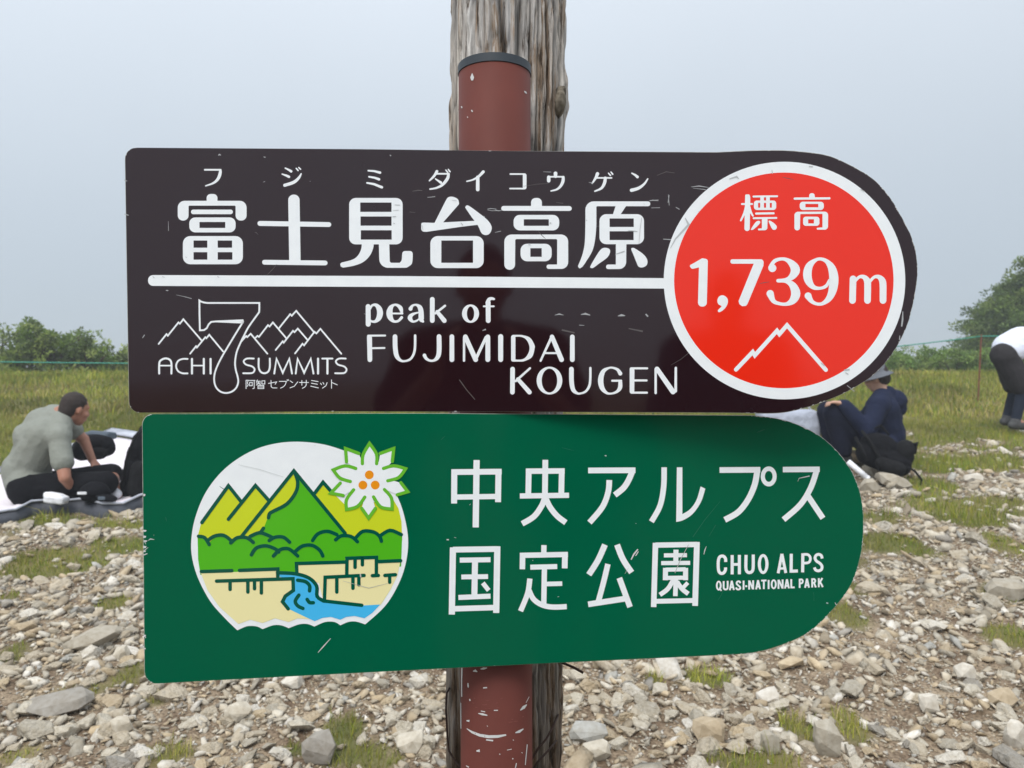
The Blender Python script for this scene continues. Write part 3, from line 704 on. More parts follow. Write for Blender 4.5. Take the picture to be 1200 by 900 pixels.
t = empty('towel', L_(66, 588, -.25), 'small folded white towel on the mat beside the seated man', 'towel')
blob('cloth', [rbox(L_(66, 585, -.28), (.075, .05, .030), (0.1, 0, 1), (0, 1, 0), .35), rbox(L_(64, 581, -.27), (.065, .045, .022), (0.15, .1, 1), (0, 1, .1), .4)], .007, M['palewhite'], t, 3, .012, 16)
t = empty('cap', L_(110, 588, -.2), 'black cap lying on the mat by the man right hand', 'cap')
blob('crown', [ell(L_(111, 577, -.22), (.105, .085, .075), (0, 0, 1))], .008, M['black'], t, 3, .012, 12)
blob('visor', [ell(L_(125, 583, -.26), (.075, .065, .020), (.3, -.1, 1))], .007, M['black'], t, 2)
mesh('white_mark', *join([rbox(L_(96, 578, -.335), (.032, .004, .009), (0, 0, 1), (0, 1, 0), .3)]), M['palewhite'], t)
mesh('badge', *join([rbox(L_(119, 584, -.335), (.024, .006, .012), (0, 0, 1), (0, 1, 0), .3)]), M['denim'], t)

def backpack(rootname, base, prims, label, tubes=(), extra=()):
    r = empty(rootname, base, label, 'backpack' if 'pack' in rootname else 'bag'); blob('main_pouch', prims, .010, M['black'], r, 4, .025, 8)
    for nm, pr_ in extra: blob(nm, pr_, .009, M['strapm'], r, 3, .012, 10)
    for pts, rad in tubes:
        v, f = tube(pts, rad, 6); mesh('strap', v, f, M['strapm'], r, smooth=True)
    return r
# tall black pack leaning by the sign's left end
backpack('backpack', L_(155, 588, .1), [caps(L_(156, 572, .1), .105, L_(163, 530, .15), .085), caps(L_(163, 530, .15), .085, L_(170, 505, .18), .05), caps(L_(175, 572, .1), .12, L_(180, 520, .15), .10)],
         'tall black backpack standing on the mat against the left end of the green sign',
         [([L_(170, 500, .1), L_(158, 512, .02), L_(148, 540, -.02), L_(144, 570, .0)], .014)], [('front_pocket', [caps(L_(160, 572, .0), .07, L_(164, 550, .02), .065)])])
# dark shoulder bag behind his left arm
backpack('shoulder_bag', L_(112, 540, .45), [caps(L_(98, 527, .5), .09, L_(122, 524, .5), .085), ell(L_(112, 520, .48), (.15, .10, .08))], 'black shoulder bag lying on the mat behind the man forearm',
         [([L_(96, 516, .4), L_(106, 530, .36), L_(120, 536, .36), L_(127, 526, .38)], .010)], [('front_pocket', [ell(L_(115, 531, .40), (.08, .05, .05))])])
t = empty('folded_clothes', L_(112, 512, .6), 'folded slate blue garment on top of the black shoulder bag', 'garment')
blob('cloth', [rbox(L_(114, 511, .55), (.13, .09, .028), (0, .1, 1), (0, 1, 0), .35), rbox(L_(120, 508, .55), (.09, .08, .02), (.1, .1, 1), (0, 1, 0), .4)], .009, M['denim'], t, 3, .02, 12)

# ------------------------------------------------------------------ seated hiker on the right
D2 = 6.6
def R_(px, py, dy=0.0): return at(px, py, D2 + dy)
hk = empty('person', R_(1028, 545), 'hiker in navy hooded jacket and grey hat sitting with knees drawn up', 'person')
J = dict(pelvis=R_(1038, 527), waist=R_(1040, 508), chest=R_(1036, 484), neck=R_(1035, 462), head=R_(1027, 443, .03), face=(-.70, .62, -.35), up=(-.3, 0, 1),
         hipL=R_(1030, 530, -.10), hipR=R_(1032, 528, .12), shL=R_(1030, 475, -.16), shR=R_(1030, 473, .17), elL=R_(1016, 505, -.24), wrL=R_(988, 474, -.20), hdL=(-.9, 0, .25), pnL=(0, 0, -1),
         elR=R_(1008, 500, .25), wrR=R_(985, 474, .12), hdR=(-.9, 0, .2), pnR=(0, 0, -1), knL=R_(977, 484, -.12), knR=R_(970, 482, .13), anL=R_(988, 530, -.10), anR=R_(976, 528, .12), toeL=R_(968, 536, -.1), toeR=R_(958, 533, .12), curl=.9)
P = person('hiker', hk, J, dict(skin=M['skin2'], top=M['navy'], sleeve=2, bottom=M['navy2'], leg=1.95, ease=.024, shoes=M['shoe'], hair=M['hair'], topname='jacket'))
blob('hood', [ell(R_(1048, 470, .02), (.10, .12, .10), (.3, 0, 1)), caps(R_(1040, 462), .075, R_(1053, 478), .07)], .010, M['navy'], hk, 4, .02, 8)
v, f = [], []
u_ = Vector((-.3, 0, 1)).normalized(); f_ = Vector((-.70, .62, -.35)); f_ = (f_ - u_ * f_.dot(u_)).normalized(); r_ = f_.cross(u_); c_ = J['head']
prof = [(.0, .135), (.06, .132), (.092, .105), (.100, .06), (.104, .042), (.140, .016), (.143, .010), (.104, .034), (.094, .05)]
for j, (rr, hh) in enumerate(prof):
    for i in range(28):
        q = 2 * math.pi * i / 28; v.append(c_ + (r_ * math.cos(q) + f_ * math.sin(q)) * rr + u_ * (hh + (.012 * math.sin(2 * q) if rr > .15 else 0)))
for j in range(len(prof) - 1):
    for i in range(28): f.append((j * 28 + i, j * 28 + (i + 1) % 28, (j + 1) * 28 + (i + 1) % 28, (j + 1) * 28 + i))
mesh('hat', v, f, M['hatm'], hk, smooth=True)
backpack('backpack', R_(1040, 560, -.4), [caps(R_(1018, 532, -.38), .095, R_(1052, 545, -.42), .10), caps(R_(1022, 518, -.3), .085, R_(1058, 535, -.4), .085), ell(R_(1030, 522, -.36), (.16, .11, .10), (.3, 0, 1))],
         'black hiking backpack lying on the rocks in front of the navy hiker',
         [([R_(1055, 525, -.45), R_(1066, 522, -.46), R_(1074, 519, -.46), R_(1071, 532, -.46)], .016), ([R_(1060, 545, -.5), R_(1072, 552, -.5), R_(1080, 562, -.5), R_(1077, 572, -.5)], .009),
          ([R_(1010, 505, -.40), R_(1020, 518, -.47), R_(1030, 535, -.5), R_(1030, 552, -.5)], .013), ([R_(1002, 512, -.42), R_(1010, 526, -.47), R_(1016, 540, -.5)], .012), ([R_(1020, 505, -.3), R_(1032, 498, -.3), R_(1042, 510, -.35)], .010)],
         [('front_pocket', [caps(R_(1034, 543, -.5), .055, R_(1052, 550, -.52), .06)]), ('lid', [ell(R_(1060, 528, -.42), (.075, .085, .09), (.4, 0, 1))])])
t = empty('pale_tube', R_(1008, 556, -.5), 'slim white tube lying between the rocks by the hiker', 'tube')
v, f = tube([R_(994, 541, -.45), R_(1016, 560, -.55)], .022, 10); mesh('shell', v, f, M['palewhite'], t, smooth=True)
v, f = tube([R_(1015.5, 559.7, -.549), R_(1018, 561.5, -.556)], .0235, 10); mesh('end_cap', v, f, M['palewhite'], t, smooth=True)
t = empty('grey_bag', R_(930, 530, .3), 'pale grey fabric bag partly hidden between the two signs', 'bag')
blob('cloth', [rbox(R_(930, 504, .3), (.21, .16, .19), (0, 0, 1), (0, 1, 0), .35), rbox(R_(908, 500, .3), (.14, .14, .20), (-.2, 0, 1), (0, 1, 0), .4)], .014, M['greyc'], t, 4, .03, 6)
v, f = tube([R_(915, 478, .2), R_(925, 468, .2), R_(940, 468, .2), R_(950, 480, .2)], .010, 6); mesh('handle', v, f, M['piping'], t)

# ------------------------------------------------------------------ bending hiker at the right edge
D3 = 8.1
def E_(px, py, dy=0.0): return at(px, py, D3 + dy)
hk = empty('person', E_(1192, 503), 'hiker bending forward in white shirt and charcoal shorts at the right edge', 'person')
J = dict(pelvis=E_(1179, 410), waist=E_(1196, 401), chest=E_(1216, 400), neck=E_(1240, 407), head=E_(1256, 419), face=(.55, 0, -.85), up=(.85, 0, .55),
         hipL=E_(1179, 416, .09), hipR=E_(1177, 417, -.09), shL=E_(1234, 405, .17), shR=E_(1234, 405, -.17), elL=E_(1240, 440, .16), wrL=E_(1246, 466, .12), elR=E_(1238, 441, -.17), wrR=E_(1243, 468, -.12),
         knL=E_(1190, 455, .1), knR=E_(1199, 456, -.1), anL=E_(1180, 489, .11), anR=E_(1190, 493, -.1), toeL=E_(1188, 494, .11), toeR=E_(1203, 499, -.1), pnL=(1, 0, 0), pnR=(1, 0, 0))
person('bender', hk, J, dict(skin=M['skin'], top=M['whitec'], sleeve=.5, bottom=M['shorts'], leg=.85, over=.014, bulk=1.04, ease=.022, shoes=M['shoe'], hair=M['hair'], tights=M['legging'], legname='shorts'))

# ------------------------------------------------------------------ two people standing behind the camera, seen only as reflections in the enamel
def stander(x, y, hgt, label, top, phone, tilt=0):
    z0 = float(gz(x, y)) + .02; k = hgt / 1.75; q = lambda a, b, c: Vector((x + a * k, y + b * k, z0 + c * k))
    r = empty('person', (x, y, z0), label, 'person')
    ar = dict(elL=q(-.27, .12, 1.20), elR=q(.27, .12, 1.20), wrL=q(-.13, .27, 1.36), wrR=q(.13, .27, 1.36)) if phone else dict(elL=q(-.27, .0, 1.12), elR=q(.27, 0, 1.12), wrL=q(-.28, .1, .88), wrR=q(.28, .1, .88))
    J = dict(pelvis=q(0, 0, .95), waist=q(0, .0, 1.10), chest=q(0, .0, 1.28), neck=q(0, -.01, 1.47), head=q(0, .02, 1.62), face=(0, 1, -.1), up=(0, 0, 1), hipL=q(-.09, 0, .92), hipR=q(.09, 0, .92),
             shL=q(-.18, 0, 1.42), shR=q(.18, 0, 1.42), knL=q(-.11, .02, .5), knR=q(.11, .02, .5), anL=q(-.12, -.02, .09), anR=q(.12, -.02, .09), toeL=q(-.14, .11, .035), toeR=q(.14, .11, .035), **ar)
    if phone: J.update(hdL=(.3, .2, 1), hdR=(-.3, .2, 1), pnL=(1, 0, 0), pnR=(-1, 0, 0))
    person('stander', r, J, dict(skin=M['skin'], top=top, sleeve=2 if not phone else .6, bottom=M['navy2'], leg=1.9, ease=.02, shoes=M['shoe'], hair=M['hair']), vox=.012)
    return r, q
stander(-.04, -.38, 1.74, 'person in dark clothes holding both hands up, mirrored in the brown sign', M['black'], True)
stander(.92, -1.15, 1.78, 'taller person in navy standing behind and to the right of the camera', M['navy'], False)

# ================================================================== POLE AND PIPE
def wood_mat():
    m = bpy.data.materials.new('weathered_wood'); m.use_nodes = True; n = m.node_tree.nodes; l = m.node_tree.links; b = n['Principled BSDF']
    b.inputs['Roughness'].default_value = .9; b.inputs['Specular IOR Level'].default_value = .2
    t = n.new('ShaderNodeTexCoord'); 
    def nz(scale, st, det=7, rough=.6):
        mp = n.new('ShaderNodeMapping'); mp.inputs['Scale'].default_value = st; l.new(t.outputs['Object'], mp.inputs[0])
        x = n.new('ShaderNodeTexNoise'); x.inputs['Scale'].default_value = scale; x.inputs['Detail'].default_value = det; x.inputs['Roughness'].default_value = rough; l.new(mp.outputs[0], x.inputs['Vector']); return x.outputs['Fac']
    def rmp(src, cs):
        r = n.new('ShaderNodeValToRGB'); e = r.color_ramp.elements
        while len(e) < len(cs): e.new(.5)
        for k, (p, c) in zip(e, cs): k.position = p; k.color = (*c, 1)
        l.new(src, r.inputs[0]); return r.outputs[0]
    g = nz(55, (1, 1, .07), 9, .7); c1 = rmp(g, [(.34, (.07, .048, .034)), (.42, (.31, .23, .165)), (.50, (.50, .47, .44)), (.57, (.36, .345, .33)), (.64, (.64, .62, .59))])
    g2 = nz(9, (1, 1, .12)); warm = rmp(g2, [(.42, (.98, 1.0, 1.04)), (.62, (1.02, .95, .88)), (.74, (1.15, .82, .62))])
    g3 = nz(150, (1, 1, .06), 6, .7); fine = rmp(g3, [(.36, (.22, .19, .17)), (.45, (.95, .95, .95)), (.7, (1.25, 1.25, 1.25))])
    def mul(a, c):
        k = n.new('ShaderNodeMix'); k.data_type = 'RGBA'; k.blend_type = 'MULTIPLY'; k.inputs['Factor'].default_value = 1; l.new(a, k.inputs['A']); l.new(c, k.inputs['B']); return k.outputs['Result']
    top = mul(mul(c1, warm), fine)
    a = n.new('ShaderNodeAttribute'); a.attribute_name = 'tint'; l.new(mul(top, a.outputs['Color']), b.inputs['Base Color'])
    bp = n.new('ShaderNodeBump'); bp.inputs['Strength'].default_value = .7; bp.inputs['Distance'].default_value = .004; l.new(g3, bp.inputs['Height'])
    bp2 = n.new('ShaderNodeBump'); bp2.inputs['Strength'].default_value = .7; bp2.inputs['Distance'].default_value = .008; l.new(g, bp2.inputs['Height']); l.new(bp.outputs[0], bp2.inputs['Normal']); l.new(bp2.outputs[0], b.inputs['Normal'])
    return m
WD = 1.135
ptop = at(595.5, -160, WD); pbot = at(588.0, 1010, WD); gzp = float(gz(0, 1.13))
ax = (ptop - pbot).normalized(); pbase = pbot + ax * ((gzp - .2 - pbot.z) / ax.z)
NT, NZ = 340, 760; Lp = (ptop - pbase).length
th = np.linspace(0, 2 * np.pi, NT, endpoint=False); hh = np.linspace(0, 1, NZ)
TH, HH = np.meshgrid(th, hh); zz = HH * Lp; cx_, cy_ = np.cos(TH) * 8, np.sin(TH) * 8
def ridged(fx, fz, s):
    # periodic in angle by blending
    a = vnoise(TH / (2 * np.pi) * fx, zz * fz, s); b = vnoise(TH / (2 * np.pi) * fx - fx, zz * fz, s); k = TH / (2 * np.pi)
    return a * (1 - k) + b * k
n1 = ridged(46, 3.5, 3); n2 = ridged(95, 14, 8); n3 = ridged(12, 1.0, 12); n4 = ridged(170, 38, 21)
crack = np.clip(1 - np.abs(n1 - .5) * 9, 0, 1) ** 1.5; crack2 = np.clip(1 - np.abs(n2 - .5) * 6, 0, 1) ** 2 * (ridged(7, 7, 5) > .45)
rad = .0825 + .005 * (n3 - .5) - .0065 * crack - .0035 * crack2 + .0050 * (n4 - .5) + .0042 * (n2 - .5)
hz0 = (at(600, 120, WD).z - pbase.z) / Lp           # height of the lump seen at right above the sign
for (an, py_, wa, wz, am) in ((-.05, 122, .14, .010, .008), (-.12, 100, .12, .006, .006), (2.95, 125, .3, .012, .005), (3.1, 108, .3, .006, -.007), (-.18, 800, .3, .02, .003)):
    h0 = (at(600, py_, WD).z - pbase.z) / Lp; d = np.angle(np.exp(1j * (TH - an))); rad = rad + am * np.exp(-(d / wa) ** 2 - ((HH - h0) / wz) ** 2)
e1 = ax.orthogonal().normalized(); e1 = (Vector((1, 0, 0)) - ax * ax.x).normalized(); e2 = ax.cross(e1)
Pp = np.array(pbase)[None, None] + np.array(ax)[None, None] * zz[..., None] + (np.array(e1)[None, None] * np.cos(TH)[..., None] + np.array(e2)[None, None] * np.sin(TH)[..., None]) * rad[..., None]
ii = np.arange(NZ - 1)[:, None] * NT + np.arange(NT)[None]; jj = np.arange(NZ - 1)[:, None] * NT + (np.arange(NT)[None] + 1) % NT
Fp = np.stack([ii, jj, jj + NT, ii + NT], -1).reshape(-1, 4)
low = np.clip((at(600, 620, WD).z - (pbase.z + zz)) / .35, 0, 1)      # darker brown bark below, with the shade under the signs painted in
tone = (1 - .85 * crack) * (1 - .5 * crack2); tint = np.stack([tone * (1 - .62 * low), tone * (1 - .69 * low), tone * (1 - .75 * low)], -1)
pole = empty('wooden_pole', pbase, 'tall weathered grey wooden pole with deep vertical cracks behind the signs', 'pole')
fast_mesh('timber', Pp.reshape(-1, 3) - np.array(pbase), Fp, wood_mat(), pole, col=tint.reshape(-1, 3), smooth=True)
kn = at(655, 118, 1.10); M['knot'] = mat('knot_wood', (.20, .17, .13), .9, .2, noise=(90, (.05, .04, .03), .9), bump=(120, .8, .004), stretch=(1, 1, .3))
blob('knot', [ell(kn + Vector((.000, .006, -.001)), (.0100, .018, .024), (.16, 0, 1)), ell(kn + Vector((.004, .010, .010)), (.006, .014, .016), (.3, 0, 1))], .0018, M['knot'], pole, 3, .004, 120)

pc = .997; pr0 = .0465
ct = at(579.5, 64, pc); ct.z = CZ + .4095; cb = at(582.5, 1060, pc); pdir = (ct - cb).normalized(); cb = cb + pdir * ((gzp - .15 - cb.z) / pdir.z)
pipe = empty('steel_post', cb, 'round maroon painted steel post with dark cap standing in front of the wooden pole', 'post')
def lathe(a, b, prof, m, name, parent, seg=64, sm=True):
    d = (b - a).normalized(); x = (Vector((1, 0, 0)) - d * d.x).normalized(); y = d.cross(x); V, F = [], []
    for (t, r) in prof:
        for k in range(seg): q = 2 * math.pi * k / seg; V.append(a + d * t + (x * math.cos(q) + y * math.sin(q)) * r)
    for j in range(len(prof) - 1):
        for k in range(seg): F.append((j * seg + k, j * seg + (k + 1) % seg, (j + 1) * seg + (k + 1) % seg, (j + 1) * seg + k))
    F.append(tuple((len(prof) - 1) * seg + k for k in range(seg)))
    return mesh(name, V, F, m, parent, smooth=sm)
Lq = (ct - cb).length
lathe(cb, ct, [(0, pr0), (Lq - .0105, pr0), (Lq - .0100, pr0 - .001)], M['pipe'], 'tube', pipe)
lathe(cb, ct, [(Lq - .0100, pr0 - .0015), (Lq - .0098, pr0 + .0008), (Lq + .0006, pr0 + .0008), (Lq + .0010, pr0 - .0004), (Lq + .0012, pr0 - .006)], M['capm'], 'cap', pipe, 96, False)
def on_pipe(px, py, lift=.0004):
    o = Vector((0, 0, CZ)); r = ray(px, py); a, d = cb, pdir
    oa = o - a; A = r - d * r.dot(d); B = oa - d * oa.dot(d); rr = pr0 + lift
    qa, qb, qc = A.dot(A), 2 * A.dot(B), B.dot(B) - rr * rr; disc = qb * qb - 4 * qa * qc
    return o + r * ((-qb - math.sqrt(max(disc, 0))) / (2 * qa))
def pipe_patch(lst):
    V, F = [], []
    for pts in lst:        # polyline with widths in px
        o = len(V)
        for i, (x, y, ww) in enumerate(pts):
            a = pts[max(i - 1, 0)]; b = pts[min(i + 1, len(pts) - 1)]; tx, ty = b[0] - a[0], b[1] - a[1]; l = math.hypot(tx, ty) or 1; nx_, ny_ = -ty / l, tx / l
            V += [on_pipe(x + nx_ * ww / 2, y + ny_ * ww / 2), on_pipe(x - nx_ * ww / 2, y - ny_ * ww / 2)]
        for i in range(len(pts) - 1): F.append((o + 2 * i, o + 2 * i + 1, o + 2 * i + 3, o + 2 * i + 2))
    return V, F
def px2(x0, y0, s, pts, ws=1): return [(x0 + a / s, y0 + b / s, c / s * ws) for a, b, c in pts]
pk_ = []
for pts in ([(232, 408, 4), (240, 392, 16), (240, 408, 20), (240, 424, 10)], [(515, 480, 4), (522, 487, 10), (528, 493, 3)], [(183, 560, 6), (186, 570, 6)], [(236, 580, 6), (242, 590, 6)], [(214, 615, 5), (217, 621, 4)]):
    pk_.append(px2(500, 0, 4.5, pts))
for pts in ([(305, 262, 4), (320, 258, 16), (334, 266, 4)], [(355, 248, 5), (375, 244, 15), (398, 240, 5)], [(272, 340, 6), (273, 358, 10), (274, 370, 4)], [(372, 372, 8), (398, 370, 8)], [(283, 445, 8), (286, 458, 8)],
            [(340, 540, 4), (365, 545, 14), (400, 553, 6)], [(357, 524, 5), (385, 530, 6)], [(443, 520, 6), (470, 520, 7)], [(617, 520, 5), (640, 500, 20), (660, 482, 6)], [(262, 588, 6), (282, 590, 14)],
            [(264, 640, 4), (300, 664, 14), (350, 684, 18), (410, 694, 20), (470, 692, 18), (524, 682, 10)], [(585, 668, 6), (610, 660, 18), (638, 642, 6)], [(392, 714, 8), (438, 720, 10)], [(328, 788, 8), (350, 786, 18)],
            [(585, 900, 6), (592, 868, 6)], [(650, 880, 5), (663, 745, 6)], [(398, 620, 3), (402, 628, 3)], [(530, 782, 4), (560, 776, 5)], [(565, 835, 5), (570, 842, 7)], [(480, 806, 6), (484, 812, 6)], [(655, 470, 3), (676, 430, 4)],
            [(232, 240, 9), (230, 340, 7), (231, 430, 6)], [(225, 470, 4), (226, 640, 5)], [(625, 797, 4), (632, 802, 5)], [(260, 885, 5), (278, 895, 8)], [(568, 715, 5), (575, 717, 5)]):
    pk_.append(px2(500, 740, 5.625, pts))
v, f = pipe_patch(pk_); tag(mesh('paint_chips', v, f, M['scratch'], pipe), kind='stuff')
v, f = pipe_patch([px2(500, 740, 5.625, p) for p in ([(300, 470, 2), (380, 485, 3), (470, 470, 2)], [(320, 500, 2), (400, 510, 2), (480, 500, 2)], [(310, 440, 2), (400, 455, 2), (500, 440, 2)], [(560, 580, 2), (640, 560, 2)], [(540, 600, 2), (600, 590, 2)])])
tag(mesh('fine_scratches', v, f, mat('worn_maroon', (.20, .07, .06), .5, .3), pipe), kind='stuff')

wire = empty('tie_wire', at(588, 850, 1.05), 'dark rusty wire wound round the lower pole with one free end', 'wire')
def T(pts, r, nm): v, f = tube(pts, r, 6); return mesh(nm, v, f, M['wire'], wire, smooth=True)
T([at(650, 772, 1.06), at(660, 777, 1.05), at(672, 782, 1.045), at(683.5, 788.5, 1.04)], .0019, 'free_end')
T([at(527, 806, 1.10), at(523.5, 812, 1.08), at(522.5, 830, 1.07), at(524, 860, 1.065), at(526, 880, 1.06), at(534, 893, 1.05), at(545, 905, 1.045), at(560, 930, 1.04)], .0014, 'left_loop')
T([at(654, 838, 1.10), at(648, 852, 1.062), at(640, 866, 1.052), at(630, 878, 1.046), at(622, 892, 1.045), at(612, 912, 1.04)], .0015, 'right_turn')
T([at(652, 868, 1.09), at(642, 880, 1.055), at(630, 893, 1.047), at(618, 912, 1.045)], .0015, 'lower_turn')

# ================================================================== SIGN BOARDS
class Board:
    """a flat sheet standing at its own place; measured points are laid out on its plane"""
    def __init__(s, p0, p1, lean=0.0):
        s.p = Vector((p0[0], p0[1], CZ)); t = Vector((p1[0] - p0[0], p1[1] - p0[1], 0)).normalized()
        s.n = Vector((t.y, -t.x, lean)).normalized(); s.o = Vector((0, 0, CZ))
    def pt(s, px, py, lift=0.0):
        r = ray(px, py); d = s.p - s.o
        q = s.o + r * (d.dot(s.n) / r.dot(s.n)); return q + s.n * lift
def cm(pts, n=6, closed=False):
    """Catmull-Rom through points of any dimension"""
    P = [tuple(map(float, p)) for p in pts]; out_ = []; k = len(P)
    rng = range(k if closed else k - 1)
    for i in rng:
        a, b, c, d = (P[(i - 1) % k], P[i], P[(i + 1) % k], P[(i + 2) % k]) if closed else (P[max(i - 1, 0)], P[i], P[i + 1], P[min(i + 2, k - 1)])
        for j in range(n):
            t = j / n; out_.append(tuple(.5 * (2 * b[m_] + (c[m_] - a[m_]) * t + (2 * a[m_] - 5 * b[m_] + 4 * c[m_] - d[m_]) * t * t + (3 * b[m_] - a[m_] - 3 * c[m_] + d[m_]) * t ** 3) for m_ in range(len(b))))
    if not closed: out_.append(P[-1])
    return out_
def rpoly(pts, seg=6):
    out_ = []; k = len(pts)
    for i, p in enumerate(pts):
        r = p[2] if len(p) > 2 else 0; P0 = Vector(p[:2]); A = Vector(pts[i - 1][:2]); B = Vector(pts[(i + 1) % k][:2])
        a = (A - P0); b = (B - P0); la, lb = a.length, b.length
        if r <= .01 or la < 1e-4 or lb < 1e-4: out_.append(tuple(P0)); continue
        a /= la; b /= lb; cosang = max(-1, min(1, a.dot(b))); ang = math.acos(cosang); t = r / max(math.tan(ang / 2), .05); t = min(t, la * .5, lb * .5); rr = t * math.tan(ang / 2)
        bis = (a + b); 
        if bis.length < 1e-4: out_.append(tuple(P0)); continue
        bis.normalize(); c = P0 + bis * (rr / max(math.sin(ang / 2), 1e-3)); s0 = P0 + a * t - c; s1 = P0 + b * t - c
        a0 = math.atan2(s0.y, s0.x); a1 = math.atan2(s1.y, s1.x); d = (a1 - a0 + math.pi) % (2 * math.pi) - math.pi
        for j in range(seg + 1): q = a0 + d * j / seg; out_.append((c.x + rr * math.cos(q), c.y + rr * math.sin(q)))
    return out_
class Ink:
    """one printed layer: strokes and filled shapes in measured coordinates (x0, y0, scale)"""
    def __init__(s, board, lift, fr=(0, 0, 1), step=1.2e-5): s.b = board; s.lift = lift; s.V = []; s.F = []; s.k = 0; s.f = fr; s.step = step; s.groups = []
    def fr(s, x0, y0, sc): s.f = (x0, y0, sc); return s
    def _add(s, V2, F):
        o = len(s.V); z = s.lift + s.step * (s.k % 14); s.k += 1
        s.groups.append(([(s.f[0] + x / s.f[2], s.f[1] + y / s.f[2]) for x, y in V2], F))
        for x, y in V2: s.V.append(s.b.pt(s.f[0] + x / s.f[2], s.f[1] + y / s.f[2], z))
        s.F += [tuple(i + o for i in g) for g in F]
    def P(s, pts, holes=(), r=None):
        o = rpoly(pts) if any(len(p) > 2 for p in pts) else [tuple(p) for p in pts]
        loops = [o] + [list(map(tuple, h)) for h in holes]; flat = [p for lp in loops for p in lp]
        tri = tessellate_polygon([[Vector((x, y, 0)) for x, y in lp] for lp in loops]); s._add(flat, tri); return s
    def box(s, x0, y0, x1, y1, r, holes=()):
        return s.P([(x0, y0, r), (x1, y0, r), (x1, y1, r), (x0, y1, r)], [[(a, b), (c, b), (c, d), (a, d)] for a, b, c, d in holes])
    def ring(s, c, r, hr, hc=None):
        hc = hc or c; q = [2 * math.pi * i / 40 for i in range(40)]
        return s.P([(c[0] + r[0] * math.cos(t), c[1] + r[1] * math.sin(t)) for t in q], [[(hc[0] + hr[0] * math.cos(t), hc[1] + hr[1] * math.sin(t)) for t in q]] if hr else [])
    def S(s, pts, w=None, cap='r', sm=0, closed=False):
        p = [(q[0], q[1], q[2] if len(q) > 2 else w) for q in pts]
        if len(p) == 2 and len(pts[0]) == 2: pass
        if sm: p = cm(p, sm)
        n = len(p); V, F = [], []
        for i in range(n):
            a = p[i - 1] if (i or closed) else None; c = p[(i + 1) % n] if (i < n - 1 or closed) else None; q = p[i]
            d1 = Vector((q[0] - a[0], q[1] - a[1])).normalized() if a else None; d2 = Vector((c[0] - q[0], c[1] - q[1])).normalized() if c else None
            d1 = d1 or d2; d2 = d2 or d1; m_ = d1 + d2; m_ = m_.normalized() if m_.length > 1e-3 else d1
            k = min(1 / max(m_.dot(d1), .42), 2.4); h = q[2] / 2 * k; V += [(q[0] - m_.y * h, q[1] + m_.x * h), (q[0] + m_.y * h, q[1] - m_.x * h)]
        for i in range(n - 1): F.append((2 * i, 2 * i + 1, 2 * i + 3, 2 * i + 2))
        if closed: F.append((2 * n - 2, 2 * n - 1, 1, 0))
        if cap == 'r' and not closed:
            for end in (0, n - 1):
                q = p[end]; o = p[1] if end == 0 else p[n - 2]; a0 = math.atan2(q[1] - o[1], q[0] - o[0]); idx = []
                for j in range(9): t = a0 - math.pi / 2 + math.pi * j / 8; V.append((q[0] + math.cos(t) * q[2] / 2, q[1] + math.sin(t) * q[2] / 2)); idx.append(len(V) - 1)
                F.append(tuple(idx))
        s._add(V, F); return s
    def split(s, name, m, parent, dil=1.0):
        """one object for each character: pieces whose outlines come together"""
        n = len(s.groups); up = list(range(n)); bb_ = []
        for V2, F in s.groups: xs = [p[0] for p in V2]; ys = [p[1] for p in V2]; bb_.append((min(xs) - dil, min(ys) - dil, max(xs) + dil, max(ys) + dil))
        def find(i):
            while up[i] != i: i = up[i]
            return i
        for i in range(n):
            for j in range(i):
                a, b = bb_[i], bb_[j]
                if a[0] < b[2] and b[0] < a[2] and a[1] < b[3] and b[1] < a[3]: up[find(i)] = find(j)
        kinds = {}
        for i in range(n): kinds.setdefault(find(i), []).append(i)
        for g in kinds.values():
            q = Ink(s.b, s.lift, (0, 0, 1), s.step)
            for i in g: q._add(*s.groups[i])
            q.done(name, m, parent)
    def done(s, name, m, parent):
        V = s.V; F = []
        for f in s.F:       # all faces look out of the board
            nn = Vector((0, 0, 0))
            for i in range(1, len(f) - 1): nn += (V[f[i]] - V[f[0]]).cross(V[f[i + 1]] - V[f[0]])
            F.append(f if nn.dot(s.b.n) >= 0 else f[::-1])
        return mesh(name, V, F, m, parent)
def slab(board, pts, th, m, medge, name, parent):
    """extruded sheet with a bare bevelled rim"""
    n = len(pts); c = (sum(p[0] for p in pts) / n, sum(p[1] for p in pts) / n); cen = Vector(c)
    f0 = [board.pt(x, y, 0) for x, y in pts]; f1 = [board.pt(x, y, -.0006) + (board.pt(x, y) - board.pt(*c)).normalized() * .0007 for x, y in pts]; f2 = [board.pt(x, y, -th) + (board.pt(x, y) - board.pt(*c)).normalized() * .0007 for x, y in pts]
    V = f0 + f1 + f2; F = [tuple(range(n))]
    for i in range(n): j = (i + 1) % n; F.append((i, j, n + j, n + i)); F.append((n + i, n + j, 2 * n + j, 2 * n + i))
    F.append(tuple(2 * n + i for i in range(n))[::-1]); nn = Vector((0, 0, 0))
    for i in range(1, n - 1): nn += (V[i] - V[0]).cross(V[i + 1] - V[0])
    if nn.dot(board.n) < 0: F = [f[::-1] for f in F]
    return mesh(name, V, F, m, parent, mats=[m, medge], mi=[0] + [1] * (2 * n) + [1])
def rough(pts, amp, seed, lo=0):
    r = random.Random(seed); out_ = []
    for i, p in enumerate(pts):
        a = amp if p[0] > lo else amp * .3; out_.append((p[0] + r.uniform(-a, a * .3), p[1] + r.uniform(-a, a) * .6))
    return out_

